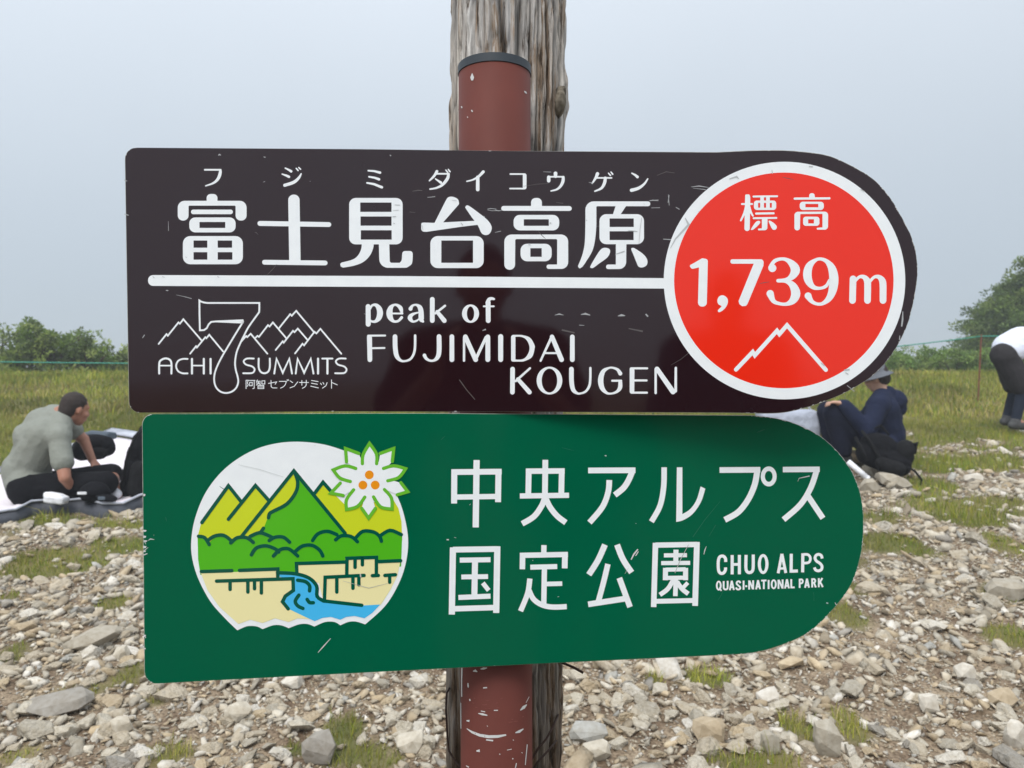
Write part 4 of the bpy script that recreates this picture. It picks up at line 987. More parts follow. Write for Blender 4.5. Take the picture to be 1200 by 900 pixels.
# ------------------------------------------------------------------ brown summit sign
bb = Board((-450 / FPX * .930, .930), (470 / FPX * .9455, .9455), -.004)
brown = empty('summit_sign', bb.pt(600, 483), 'dark brown summit sign with a red elevation disc and rounded right end', 'sign')
left = rpoly([(146.5, 173, 13), (420, 174.6, 0), (600, 177, 0), (600, 482.2, 0), (400, 482.0, 0), (151.5, 483.6, 13)], 6)
arc = cm([(840, 178.6), (890, 176.6), (930, 177.2), (969, 182.4), (997.5, 194.5), (1022, 209), (1041, 229), (1055, 252), (1066, 273), (1072.5, 293), (1075, 318), (1072, 345), (1068.5, 361), (1062, 383), (1047, 412), (1026, 437), (997.5, 456), (970, 468.5), (945, 477), (912, 483.6), (860, 483.4)], 7)
k0 = [p for p in left if p[0] < 599 and p[1] < 300]; k1 = [p for p in left if p[0] < 599 and p[1] > 300]
# order: left corner top, along the top to the right, round the end, back along the bottom
top_l = rpoly([(151.5, 483.6, 13), (146.5, 173, 13), (600, 177, 0)], 6)
outl = rpoly([(146.5, 173, 13), (420, 174.8), (600, 177)] + [tuple(p) for p in rough(arc, .38, 5, 1000)] + [(600, 482.4), (400, 482.0), (151.5, 483.6, 13)], 6)
slab(bb, outl, .003, M['brown'], M['metaledge'], 'panel', brown)
LT = .00010
ik = Ink(bb, LT)
ik.fr(200, 190, 6)
ik.S([(240, 54, 12), (352, 54, 12)]).S([(350, 57, 17), (349, 72, 21), (342, 100, 22), (325, 128, 19), (295, 150, 14), (246, 167, 9)], sm=4)
ik.S([(806, 42, 9), (830, 54, 14), (847, 65, 18)]).S([(784, 84, 9), (812, 94, 15), (832, 103, 18)]).S([(918, 82, 9), (900, 112, 18), (865, 142, 22), (802, 163, 22)], sm=4).S([(883, 44, 9), (896, 59, 10)]).S([(901, 38, 9), (913, 50, 10)])
furi = ik
furi.fr(390, 190, 6)
furi.S([(250, 60, 12), (290, 63, 14), (332, 74, 18)]).S([(255, 103, 12), (295, 110, 15), (325, 121, 18)]).S([(241, 146, 12), (290, 155, 16), (345, 177, 18)])
furi.S([(732, 65, 20), (712, 98, 17), (680, 130, 11)], sm=4).S([(728, 82, 12), (812, 82, 12)]).S([(814, 84, 18), (805, 118, 22), (770, 160, 19), (730, 181, 14), (684, 190, 11)], sm=4).S([(722, 118, 9), (760, 144, 18)]).S([(795, 56, 9), (807, 71, 11)]).S([(812, 51, 9), (824, 67, 11)])
furi.S([(1058, 68, 21), (1024, 102, 17), (985, 124, 12), (943, 135, 10)], sm=4).S([(1019, 106, 24), (1019, 193, 25)])
furi.fr(580, 190, 6)
furi.S([(108, 84, 11), (206, 84, 11)]).P([(185, 79, 0), (222, 79, 14), (222, 192, 14), (185, 192, 0), (196, 186, 0), (196, 89, 0)]).S([(106, 186, 11), (206, 186, 11)])
furi.S([(426, 79, 26), (426, 100, 24)]).S([(376, 103, 11), (480, 103, 11)]).S([(378, 106, 24), (378, 131, 25)]).S([(480, 106, 20), (478, 135, 22), (462, 168, 19), (435, 192, 14), (394, 203, 9)], sm=4)
furi.S([(721, 82, 24), (708, 112, 18), (684, 149, 10)], sm=4).S([(718, 111, 11), (820, 111, 11)]).S([(776, 112, 21), (770, 148, 22), (748, 184, 17), (702, 205, 10)], sm=4).S([(798, 78, 9), (812, 93, 11)]).S([(816, 70, 9), (828, 85, 11)])
furi.S([(963, 78, 10), (985, 90, 15), (1002, 104, 20)]).S([(1074, 118, 10), (1050, 153, 15), (1010, 183, 21), (960, 198, 24)], sm=4)
furi.split('reading_character', M['white'], brown, 2.2)
t = Ink(bb, LT); t.fr(200, 190, 6)
t.P([(253, 280, 0), (253, 224, 38), (329, 224, 38), (329, 280, 0)]).P([(50, 272, 48), (534, 272, 48), (534, 411, 36), (457, 411, 36), (457, 306, 8), (126, 306, 8), (126, 411, 36), (50, 411, 36)])
t.S([(159, 350, 32), (422, 350, 32)]).box(131, 389, 457, 494, 42, [(203, 421, 384, 463)]).box(86, 520, 508, 718, 52, [(161, 551, 258, 602), (331, 551, 432, 602), (161, 633, 258, 686), (331, 633, 434, 686)])
t.P([(826, 228, 39), (906, 228, 39), (914, 712, 0), (834, 712, 0)]).S([(628, 431, 35), (1112, 439, 34)]).S([(660, 704, 34), (1086, 709, 34)])
t.fr(390, 190, 6)
t.box(115, 252, 491, 578, 46, [(193, 284, 413, 350), (195, 382, 413, 447), (197, 479, 414, 545)])
t.P([(204, 570)] + cm([(204, 570), (200, 610), (178, 655), (140, 685), (62, 706)], 5)[1:] + [(52, 716), (56, 734), (72, 742)] + cm([(72, 742), (150, 728), (215, 702), (262, 655), (285, 600), (286, 570)], 5)[1:])
t.P([(324, 570, 0), (397, 570, 0), (401, 708, 14), (470, 708, 14)] + cm([(472, 706), (484, 690), (487, 660)], 4) + [(490, 625, 30), (562, 625, 36)] + cm([(562, 665), (555, 715), (520, 742)], 5) + [(500, 743, 0), (328, 743, 62)])
t.P([(792, 275)] + cm([(792, 275), (812, 247), (845, 244), (880, 262), (888, 295)], 4)[1:] + [(770, 430), (714, 430)])
t.P([(640, 425, 0), (700, 427, 0), (1015, 412, 0), (1025, 440, 0), (900, 455, 0), (660, 490, 30), (622, 488, 34), (622, 427, 30)])
t.P([(930, 318)] + cm([(930, 318), (940, 305), (958, 308), (1010, 345), (1085, 405), (1117, 455), (1105, 500), (1075, 513), (1045, 498), (1020, 445), (975, 385), (930, 318)], 4)[1:-1])
t.box(686, 520, 1061, 745, 52, [(763, 551, 986, 708)])
t.fr(580, 190, 6)
t.P([(254, 315, 0), (254, 252, 38), (330, 252, 38), (330, 315, 0)]).S([(61, 325, 34), (523, 326, 34)]).box(131, 371, 452, 480, 44, [(203, 402, 379, 448)])
t.P([(66, 509, 50), (515, 509, 50), (515, 751, 48), (363, 751, 15), (363, 720, 15), (437, 720, 0), (438, 541, 10), (143, 541, 10), (141, 757, 37), (66, 757, 37)]).box(180, 574, 399, 697, 46, [(249, 605, 329, 666)])
t.P([(636, 276, 58), (1092, 276, 16), (1092, 310, 16), (713, 310, 8)] + cm([(713, 330), (711, 480), (690, 610), (640, 700), (613, 738)], 5) + [(596, 748), (584, 735)] + cm([(584, 730), (615, 650), (632, 560), (636, 400)], 5))
t.P([(850, 305), (925, 305), (880, 372), (828, 372)]).box(735, 366, 1048, 577, 48, [(806, 396, 976, 456), (806, 486, 975, 548)])
t.P([(850, 570, 0), (924, 570, 0), (922, 752, 50), (781, 752, 16), (781, 720, 16), (850, 720, 0)])
t.P(cm([(670, 735), (685, 705), (735, 625), (765, 603), (800, 608), (810, 630), (790, 670), (730, 715), (690, 744), (674, 743)], 5, True))
t.P(cm([(958, 612), (968, 603), (985, 608), (1040, 645), (1070, 685), (1068, 722), (1040, 740), (1010, 735), (993, 700), (975, 655)], 5, True))
t.split('title_character', M['white'], brown, 1.0)
u = Ink(bb, LT * .8); u.P([(173.5, 322.3, 6), (480, 323.6), (783, 326), (783, 338.2), (480, 336.4), (173.5, 335, 6)]); u.done('underline', M['white'], brown)
# peak of FUJIMIDAI KOUGEN
t = Ink(bb, LT); t.fr(420, 340, 6.316)
t.S([(72, 121, 36), (73, 252, 37)]).S([(84, 138, 20), (104, 112, 16), (132, 112, 26), (154, 138, 40), (160, 172, 44), (150, 208, 38), (126, 231, 22), (100, 232, 16), (84, 222, 16)], sm=4)
t.S([(322, 172, 16), (314, 136, 30), (292, 114, 22), (265, 109, 16), (240, 130, 34), (230, 168, 46), (238, 206, 38), (262, 231, 20), (295, 228, 18), (320, 203, 22)], sm=4).S([(236, 173, 13), (326, 173, 13)])
t.S([(386, 138, 30), (400, 116, 18), (428, 109, 16), (455, 128, 34), (464, 165, 38), (466, 215, 38), (478, 232, 18)], sm=4).S([(460, 164, 10), (425, 170, 14), (392, 186, 26), (382, 208, 34), (402, 232, 18), (432, 226, 14), (456, 206, 10)], sm=4)
t.S([(547, 68, 35), (547, 225, 35)]).S([(641, 116, 17), (570, 172, 17)]).S([(583, 160, 26), (636, 226, 34)])
t.ring((830, 174), (63, 68), (27, 53)).S([(960, 90, 36), (961, 226, 35)]).S([(956, 92, 30), (966, 70, 26), (985, 62, 22), (1003, 66, 17)], sm=4).S([(928, 120, 13), (1002, 120, 13)])
t.S([(82, 350, 37), (85, 515, 35)]).P([(64, 350, 0), (64, 330, 18), (205, 329, 7), (205, 343, 7), (98, 344, 0), (98, 350, 0)]).S([(92, 430, 14), (193, 428, 14)])
t.S([(271, 344, 34), (273, 430, 35), (284, 488, 33), (312, 520, 20), (345, 525, 15), (385, 510, 17), (410, 470, 18), (419, 420, 18), (420, 336, 18)], sm=5)
t.S([(597, 344, 35), (597, 455, 35), (584, 500, 30), (556, 521, 18), (528, 521, 17), (502, 506, 22), (489, 483, 27)], sm=5).S([(692, 344, 34), (692, 515, 35)])
t.S([(782, 350, 17), (782, 522, 17)]).S([(792, 345, 34), (868, 514, 36)]).S([(868, 512, 22), (944, 350, 22)]).S([(958, 346, 35), (958, 514, 36)]).S([(1053, 344, 37), (1053, 514, 36)])
t.fr(590, 380, 5.714)
t.P([(51, 71, 16)] + [(100, 71, 0)] + cm([(120, 71), (175, 88), (206, 135), (208, 165), (190, 220), (140, 247), (110, 250)], 5) + [(51, 250, 14)], [cm([(80, 84), (115, 84), (150, 100), (172, 140), (172, 180), (150, 220), (120, 236), (80, 236)], 3)])
t.S([(322, 86, 18), (248, 245, 14)]).S([(325, 84, 30), (389, 237, 32)]).S([(275, 193, 13), (364, 193, 13)]).S([(461, 84, 31), (461, 237, 32)])
t.S([(61, 300, 31), (60, 455, 31)]).S([(178, 294, 14), (82, 380, 16)]).S([(97, 368, 26), (174, 455, 30)]).ring((308, 377), (86, 93), (52, 80))
t.S([(455, 300, 31), (456, 385, 31), (467, 438, 28), (492, 461, 17), (516, 463, 13), (550, 450, 15), (574, 415, 17), (581, 370, 16), (582, 293, 16)], sm=5)
t.S([(782, 330, 27), (765, 305, 20), (735, 292, 14), (705, 293, 14), (668, 316, 28), (651, 370, 36), (660, 425, 32), (690, 459, 18), (722, 464, 13), (758, 452, 18), (780, 425, 28), (782, 388, 26)], sm=5).S([(728, 378, 14), (788, 378, 14)])
t.P([(845, 310, 0), (845, 288, 14), (969, 288, 7), (969, 302, 7), (877, 302, 0), (876, 451, 0), (967, 451, 7), (967, 465, 7), (845, 465, 14)]).S([(870, 376, 14), (958, 376, 14)])
t.S([(1019, 300, 16), (1019, 460, 16)]).S([(1028, 299, 31), (1135, 452, 34)]).S([(1154, 292, 16), (1153, 448, 18)])
t.split('english_letter', M['white'], brown, .8)
# line logo
t = Ink(bb, LT); t.fr(160, 340, 6.92)
seven = [(510, 84), (522, 92), (545, 100), (575, 104), (780, 104), (996, 104), (996, 140), (995, 178)] + cm([(995, 178), (950, 240), (905, 305), (870, 372), (835, 445), (810, 510), (799, 590), (806, 650), (820, 700), (825, 745), (810, 790), (775, 822), (728, 834), (685, 825), (650, 795), (632, 750), (631, 695), (648, 632), (690, 545), (745, 452), (805, 352), (866, 254)], 3)[1:] + [(866, 254), (640, 254), (605, 258), (585, 278), (570, 308), (548, 324), (514, 326), (511, 200)]
t.S(seven, 14, closed=True)
t.S([(180, 436), (243, 357), (254, 370), (340, 262), (352, 272), (380, 236), (525, 405)], 13).S([(435, 515), (483, 455), (490, 465), (558, 382), (567, 390), (590, 362), (702, 497)], 13)
t.S([(184, 676), (184, 602), (194, 572), (230, 554), (266, 562), (283, 592), (283, 676)], 16, sm=3).S([(190, 612), (280, 612)], 12).S([(414, 558), (375, 558), (338, 574), (321, 614), (336, 655), (372, 674), (414, 675)], 14, sm=3)
t.S([(450, 558), (450, 676)], 17).S([(546, 558), (546, 676)], 17).S([(455, 612), (545, 612)], 12).S([(601, 558), (601, 676)], 17)
t.fr(270, 340, 6.92)
t.S([(82, 424), (128, 372), (137, 381), (165, 354), (300, 515)], 13).S([(200, 390), (220, 371), (232, 379), (305, 284), (318, 295), (345, 262), (456, 393)], 13).S([(392, 312), (485, 195), (498, 208), (534, 168), (682, 345)], 13)
t.S([(368, 485), (425, 415), (433, 426), (508, 330), (520, 341), (547, 312), (626, 404)], 13).S([(525, 513), (585, 435), (598, 448), (682, 338), (698, 351), (730, 314), (900, 516)], 13)
t.S([(190, 555), (135, 555), (108, 577), (128, 604), (175, 618), (197, 642), (185, 668), (155, 674), (105, 674)], 14, sm=3).S([(230, 555), (230, 625), (246, 662), (276, 674), (306, 662), (320, 625), (320, 555)], 15, sm=3)
t.S([(356, 676), (374, 556), (425, 670), (478, 556), (500, 676)], 15).S([(530, 676), (545, 556), (598, 670), (652, 556), (674, 676)], 15).S([(711, 556), (711, 676)], 17).S([(745, 555), (828, 555)], 14).S([(787, 560), (787, 676)], 17)
t.S([(935, 555), (882, 555), (855, 577), (873, 604), (920, 618), (942, 642), (930, 668), (902, 674), (850, 674)], 14, sm=3)
t.split('logo_outline', M['white'], brown, .4); t = Ink(bb, LT); t.fr(280, 435, 10)
for st in ([(84, 106), (84, 204)], [(84, 106), (108, 106), (99, 138), (110, 160), (97, 178)], [(116, 108), (188, 108)], [(179, 108), (179, 200), (162, 204)], [(126, 130), (156, 130), (156, 170), (126, 170), (126, 130)],
           [(217, 103), (205, 124)], [(212, 118), (252, 118)], [(203, 138), (256, 138)], [(231, 118), (228, 145), (204, 163)], [(238, 148), (254, 160)], [(270, 112), (304, 112), (304, 150), (270, 150), (270, 112)], [(224, 167), (292, 167), (292, 203), (224, 203), (224, 167)], [(224, 185), (292, 185)],
           [(348, 143), (442, 125), (425, 153)], [(376, 108), (378, 182), (396, 196), (446, 196)], [(474, 119), (556, 119), (545, 155), (524, 181), (488, 198)], [(564, 102), (571, 112)], [(575, 98), (582, 107)], [(600, 113), (630, 133)], [(600, 195), (650, 176), (690, 124)],
           [(710, 132), (815, 132)], [(738, 108), (738, 165)], [(790, 106), (788, 165), (770, 187), (744, 200)], [(850, 108), (928, 122)], [(850, 140), (920, 153)], [(842, 175), (932, 196)], [(957, 140), (968, 158)], [(985, 132), (996, 151)], [(1033, 134), (1020, 170), (980, 198)], [(1085, 102), (1085, 200)], [(1090, 133), (1153, 160)]):
    t.S(st, 8.5)
tag(t.done('logo_small_lettering', M['white'], brown), kind='stuff')
# elevation disc
q = [2 * math.pi * i / 120 for i in range(120)]
d = Ink(bb, LT * 1.6); d.fr(0, 0, 1); d.P([(919.3 + 141.5 * math.cos(a), 328.8 + 139.2 * math.sin(a)) for a in q], [[(918.5 + 128.6 * math.cos(a), 328.6 + 126.4 * math.sin(a)) for a in q]]); d.done('disc_rim', M['white'], brown)
d = Ink(bb, LT * 1.5); d.P([(918.5 + 129.6 * math.cos(a), 328.6 + 127.4 * math.sin(a)) for a in q]); disc = d.done('red_disc', M['red'], brown)
t = Ink(bb, LT * 2.8); t.fr(850, 215, 8.571)
t.P([(198, 125, 0), (203, 110, 10), (243, 110, 18), (250, 140, 0), (244, 478, 26), (190, 478, 26)]).S([(166, 207, 19), (268, 207, 19)]).S([(212, 236, 34), (190, 300, 24), (155, 372, 18)], sm=4).S([(238, 240, 28), (256, 290, 22), (276, 326, 17)], sm=4)
t.S([(282, 132, 19), (519, 129, 19)]).box(286, 172, 510, 267, 30, [(328, 196, 349, 244), (387, 196, 408, 244), (446, 196, 466, 244)]).P([(350, 135), (387, 135), (387, 180), (350, 180)]).P([(408, 135), (446, 135), (446, 180), (408, 180)])
t.S([(309, 303, 21), (484, 300, 21)]).S([(283, 350, 19), (511, 347, 19)]).P([(366, 352, 0), (423, 352, 0), (420, 470, 26), (327, 472, 9), (327, 454, 9), (366, 452, 0)])
t.P(cm([(256, 464), (268, 440), (305, 388), (335, 376), (350, 388), (335, 415), (285, 460), (262, 468)], 4, True)).P(cm([(434, 384), (448, 375), (490, 402), (515, 432), (508, 460), (482, 466), (462, 446)], 4, True))
t.P([(841, 150, 0), (841, 98, 27), (897, 98, 27), (897, 150, 0)]).S([(696, 153, 22), (1044, 150, 22)]).box(746, 184, 988, 267, 32, [(803, 206, 933, 240)])
t.P([(693, 285, 36), (1032, 283, 36), (1030, 465, 34), (917, 465, 9), (917, 446, 9), (975, 442, 0), (975, 306, 6), (752, 308, 6), (748, 472, 27), (693, 472, 27)]).box(780, 334, 944, 426, 28, [(831, 360, 889, 402)])
t.fr(790, 290, 4.615)
t.P([(80, 98, 8), (100, 88, 0), (152, 58, 8), (182, 64, 14), (176, 320, 22), (128, 320, 22), (134, 108, 0), (96, 117, 10)])
t.P(cm([(233, 288), (243, 265), (265, 259), (287, 275), (289, 303), (272, 332), (246, 350), (236, 345), (240, 335), (256, 318), (240, 308)], 4, True))
t.P([(304, 64, 11), (485, 64, 18), (482, 100, 0), (396, 306, 0), (388, 316, 0), (368, 318, 0), (352, 306, 6), (348, 290, 8), (430, 88, 0), (304, 88, 11)])
t.S([(531, 112, 43), (530, 111, 43.5)]).S([(524, 97, 20), (545, 72, 20), (580, 62, 17), (610, 68, 22), (640, 92, 40), (655, 122, 50), (640, 154, 38), (610, 174, 22), (570, 180, 20)], sm=4).S([(562, 180, 20), (605, 183, 20), (640, 205, 38), (657, 248, 50), (642, 286, 40), (608, 306, 20), (570, 304, 18), (537, 290, 24), (519, 250, 40)], sm=4)
t.S([(838, 176, 12), (822, 208, 18), (788, 221, 16), (752, 214, 26), (727, 182, 42), (720, 140, 46), (732, 98, 38), (762, 70, 20), (792, 62, 17), (825, 76, 24), (852, 112, 42), (863, 165, 50), (858, 225, 46), (838, 274, 34), (805, 302, 20), (775, 306, 17), (744, 292, 22), (724, 262, 38)], sm=4)
t.S([(967, 170, 36), (964, 287, 36)]).S([(978, 182, 16), (1000, 160, 16), (1025, 160, 24), (1043, 180, 36), (1046, 210, 37), (1045, 287, 36)], sm=4).S([(1060, 182, 16), (1082, 160, 16), (1107, 160, 24), (1125, 180, 36), (1129, 210, 37), (1129, 287, 36)], sm=4)
t.fr(770, 170, 2.8125).S([(260, 740), (315, 682), (322, 693), (395, 612), (403, 623), (428, 594), (556, 741)], 13.5)
t.split('elevation_character', M['white'], brown, .7)
# scratches, each measured
def marks(board, lst, name, m, parent, lift):
    k = Ink(board, lift); r = random.Random(len(lst))
    for fx, fy, sc, pts in lst:
        k.fr(fx, fy, sc); n = len(pts); k.S([(x, y, w_ * r.uniform(.8, 1.2)) for x, y, w_ in pts], cap='b')
    return tag(k.done(name, m, parent), kind='stuff')
a_ = (140, 160, 3.529); b_ = (470, 160, 3.529); c_4 = (410, 330, 3); e_ = (390, 190, 6); g_ = (580, 190, 6); r_5 = (770, 170, 2.8125); l_3 = (160, 330, 4.615)
W_ = []
for fr_, pts in ((a_, [(408, 78, 2), (414, 74, 6), (420, 78, 2)]), (a_, [(596, 84, 2), (604, 86, 4)]), (a_, [(1118, 76, 2), (1123, 80, 5)]), (a_, [(20, 320, 3), (38, 326, 3)]), (a_, [(202, 350, 1), (203, 390, 2)]), (a_, [(19, 180, 3), (32, 184, 2)]),
                 (l_3, [(158, 47, 2), (166, 48, 8), (173, 49, 2)]), (l_3, [(215, 72, 1), (262, 82, 3), (298, 92, 3)]), (l_3, [(32, 305, 3), (44, 288, 6)]), (e_, [(665, 248, 3), (690, 246, 5), (720, 242, 4)]), (e_, [(1088, 330, 3), (1110, 326, 5), (1150, 330, 3)]),
                 (e_, [(1088, 336, 3), (1120, 342, 4), (1165, 342, 3)]), (e_, [(1140, 495, 2), (1180, 485, 4)]), (e_, [(1060, 380, 6), (1068, 386, 3)]), (g_, [(1085, 272, 3), (1110, 268, 8), (1150, 272, 3)]), (g_, [(1100, 322, 3), (1160, 320, 4)]), (g_, [(340, 68, 2), (395, 70, 3)]),
                 (g_, [(0, 335, 3), (25, 342, 7), (50, 340, 2)]), (g_, [(660, 142, 2), (690, 148, 6)]), (c_4, [(720, 118, 1), (736, 114, 5), (752, 118, 1)]), (c_4, [(812, 116, 2), (828, 113, 7), (845, 118, 2)]), (c_4, [(942, 121, 2), (955, 118, 7), (968, 120, 2)]), (c_4, [(1040, 114, 4), (1048, 123, 5)]),
                 (c_4, [(806, 153, 2), (824, 154, 2)]), (c_4, [(466, 172, 2), (478, 168, 6)]), (r_5, [(112, 138, 1), (138, 135, 3), (170, 140, 1)]), (r_5, [(118, 142, 1), (160, 147, 2)]), (r_5, [(40, 165, 2), (36, 190, 2)]), (r_5, [(62, 205, 2), (74, 212, 2)]),
                 (r_5, [(810, 548, 2), (809, 575, 6), (806, 598, 4)]), (r_5, [(800, 628, 2), (799, 642, 4)]), (r_5, [(626, 792, 2), (650, 812, 2)]), (r_5, [(20, 310, 2), (50, 312, 3)]), (b_, [(1105, 240, 2), (1109, 285, 2)]), (b_, [(1030, 265, 4), (1065, 262, 2)])):
    W_.append((*fr_, pts))
r = random.Random(4)
for k in range(6): # specks along the sheet
    x, y = r.uniform(160, 1020), r.uniform(182, 478); a = r.uniform(-.6, .6); l = r.uniform(.6, 2.4); W_.append((0, 0, 1, [(x, y, .35), (x + l * math.cos(a), y + l * math.sin(a), .6)]))
marks(bb, W_, 'scratches', M['scuff_grey'], brown, LT * .6)
Dm = [(*r_5, [(0, 100, 1.5), (30, 88, 2), (58, 92, 1)]), (*r_5, [(46, 725, 1), (80, 705, 1.2), (110, 680, 1.2)]), (*c_4, [(385, 345, 3), (410, 380, 3), (440, 415, 3)]), (*c_4, [(745, 170, 6), (790, 180, 4)]), (*c_4, [(980, 165, 4), (1030, 175, 6)]), (*e_, [(560, 205, 4), (600, 198, 6), (630, 200, 3)]), (*g_, [(0, 495, 6), (45, 485, 5)]),
      (*g_, [(200, 170, 2), (300, 155, 3), (380, 150, 2)]), (*g_, [(430, 283, 3), (480, 290, 4)]), (*e_, [(540, 350, 3), (580, 355, 2)])]
for k in range(7): x, y = r.uniform(160, 1020), r.uniform(182, 478); a = r.uniform(-1, 1); l = r.uniform(4, 18); Dm.append((0, 0, 1, [(x, y, .4), (x + l * .5 * math.cos(a), y + l * .5 * math.sin(a) + r.uniform(-1, 1), .8), (x + l * math.cos(a), y + l * math.sin(a), .3)]))
marks(bb, Dm, 'faint_scuffs', M['scratch_dim'], brown, LT * .5)
on_white = [(*r_5, [(92, 240, 3), (104, 262, 6), (60, 310, 4), (44, 340, 2)]), (*r_5, [(238, 112, 3), (262, 104, 5), (270, 112, 2)]), (*r_5, [(378, 82, 2), (380, 95, 3)]), (*r_5, [(500, 70, 4), (514, 72, 3)]), (*r_5, [(670, 146, 3), (684, 154, 3)]), (*r_5, [(616, 742, 4), (634, 740, 5)]), (*r_5, [(620, 750, 3), (630, 756, 3)]),
            (*g_, [(1032, 390, 3), (1020, 470, 4), (1012, 575, 3)]), (*g_, [(935, 480, 3), (970, 484, 7), (1002, 488, 5)]), (*g_, [(845, 648, 2), (880, 636, 6), (912, 626, 7)]), (*g_, [(384, 428, 8), (396, 430, 8)]), (*g_, [(235, 580, 5), (250, 582, 6)]), (*g_, [(1046, 288, 2), (1050, 302, 2)]), (*g_, [(640, 408, 4), (648, 410, 6)]),
            (*e_, [(435, 300, 4), (472, 302, 4)]), (*e_, [(422, 340, 3), (462, 338, 4)]), (*e_, [(420, 384, 6), (446, 382, 4)]), (*e_, [(425, 430, 4), (438, 432, 5)]), (*e_, [(900, 425, 6), (915, 445, 6)]), (*e_, [(628, 445, 4), (634, 475, 4)]), (*e_, [(838, 268, 3), (870, 272, 3)]),
            (190, 318, 1, [(0, 6, .6), (3, 7, .8)]), (0, 0, 1, [(179, 323.5, .5), (181, 326, 1)]), (0, 0, 1, [(254.5, 323.8, .5), (257, 325, 1)]), (*r_5, [(540, 718, 3), (552, 728, 4)])]
marks(bb, on_white, 'marks_on_white', mat('grey_mark', (.45, .46, .47), .5, .3), brown, LT * 4.4)
# chips of bare metal along the rim
def chips(board, path, n, seed, name, parent, size=1.0):
    r = random.Random(seed); k = Ink(board, .00012)
    for _ in range(n):
        i = r.randrange(len(path) - 1); a, b = path[i], path[i + 1]; t_ = r.random(); x, y = a[0] + (b[0] - a[0]) * t_, a[1] + (b[1] - a[1]) * t_; l = math.hypot(b[0] - a[0], b[1] - a[1]) or 1; dx, dy = (b[0] - a[0]) / l, (b[1] - a[1]) / l
        L = r.uniform(.8, 4) * size; dp = r.uniform(.2, .8) * size; s_ = 1
        pts = [(x - dx * L / 2, y - dy * L / 2), (x - dx * L * .2 - dy * dp, y - dy * L * .2 + dx * dp), (x + dx * L * .3 - dy * dp * .7, y + dy * L * .3 + dx * dp * .7), (x + dx * L / 2, y + dy * L / 2)]
        k.P(pts)
    return tag(k.done(name, M['scratch'], parent), kind='stuff')
chips(bb, outl, 60, 3, 'edge_chips', brown)
chips(bb, [p for p in outl if p[0] > 1000], 26, 13, 'edge_chips', brown, .8)
for x in (560, 605):
    p = bb.pt(x, 200)
for px_, y0, y1 in ((579, 215, 232), (580, 425, 442)):
    v, f = rbox(bb.pt(px_, (y0 + y1) / 2, -.0085), (.045, .005, .010), (0, 0, 1), -bb.n, .3); mesh('bracket', v, f, M['metaledge'], brown)

# ------------------------------------------------------------------ green park sign
gb = Board((-432 / FPX * .8805, .8805), (270 / FPX * .984, .984), .010)
green = empty('park_sign', gb.pt(600, 790), 'green park sign with a round landscape emblem and rounded right end below the brown sign', 'sign')
arc = cm([(880, 487.2), (904, 489.8), (928, 495.5), (955.5, 508), (975, 523), (991.7, 542.5), (1004, 566), (1010.5, 592), (1011.5, 622), (1008.5, 650), (998.5, 682), (981, 708), (951, 738), (920, 754), (882, 764.6), (840, 767.6)], 7)
gout = rpoly([(166.8, 485.2, 13), (500, 484.6)] + [tuple(p) for p in rough(arc, .25, 6, 900)] + [(640, 777.2), (495, 784.6), (252, 797.2), (169.8, 801.8, 14)], 6)
slab(gb, gout, .003, M['green'], M['metaledge'], 'panel', green)
t = Ink(gb, LT); t.fr(510, 530, 3.75)
B = lambda pts, w, sm=0: t.S(pts, w, cap='b', sm=sm)
B([(83, 225), (84, 76)], 26); B([(71, 87), (292, 85)], 25); B([(278, 83), (276, 219)], 26); B([(84, 197), (277, 194)], 23); B([(182, 34), (178, 330)], 27)
B([(484, 33), (482, 200)], 25); B([(409, 185), (411, 80)], 25); B([(398, 83), (569, 82)], 24); B([(556, 82), (554, 185)], 25); B([(372, 192), (588, 189)], 23); B([(482, 198), (468, 235), (434, 282), (382, 314)], 25, 5); B([(484, 198), (504, 240), (536, 280), (574, 309)], 25, 5)
B([(672, 80), (880, 79)], 25); B([(868, 78), (852, 118), (828, 156), (789, 188)], 26, 5); B([(765, 122), (760, 175), (735, 240), (678, 309)], 25, 5)
B([(1006, 66), (1004, 150), (988, 235), (950, 305)], 24, 5); t.P([(1062, 66), (1086, 66), (1086, 272)] + cm([(1086, 272), (1120, 250), (1148, 210), (1166, 150)], 5)[1:] + [(1187, 160)] + cm([(1187, 160), (1168, 218), (1132, 270), (1090, 298), (1059, 306)], 5)[1:])
t.fr(700, 530, 3.75)
B([(537, 78), (716, 77)], 25); B([(703, 77), (692, 140), (664, 205), (620, 262), (560, 297)], 26, 5); t.ring((753, 106), (35, 44), (17, 24)); B([(815, 76), (977, 75)], 24); B([(965, 75), (938, 155), (892, 230), (818, 296)], 25, 5); B([(924, 190), (991, 290)], 25)
t.fr(510, 530, 3.75)
B([(78, 418), (73, 713)], 27); B([(78, 428), (274, 425)], 25); B([(273, 413), (268, 706)], 27); B([(73, 688), (268, 682)], 24); B([(108, 474), (243, 472)], 22); B([(115, 548), (232, 546)], 21); B([(102, 638), (243, 632)], 22); B([(175, 474), (172, 636)], 26); B([(209, 574), (235, 607)], 20)
B([(478, 408), (477, 450)], 23); B([(383, 514), (384, 446)], 24); B([(372, 453), (583, 449)], 23); B([(570, 449), (569, 510)], 25); B([(418, 505), (536, 502)], 22); B([(480, 503), (477, 676)], 23); B([(480, 579), (558, 577)], 20); B([(416, 555), (406, 620), (375, 698)], 23, 5); B([(412, 606), (432, 645), (468, 670), (515, 680), (578, 678)], 23, 5)
B([(746, 406), (715, 475), (675, 538)], 26, 5); B([(799, 406), (825, 470), (863, 528)], 26, 5); B([(759, 491), (740, 570), (715, 662)], 24, 5); B([(672, 668), (842, 642)], 25); B([(809, 552), (856, 680)], 25)
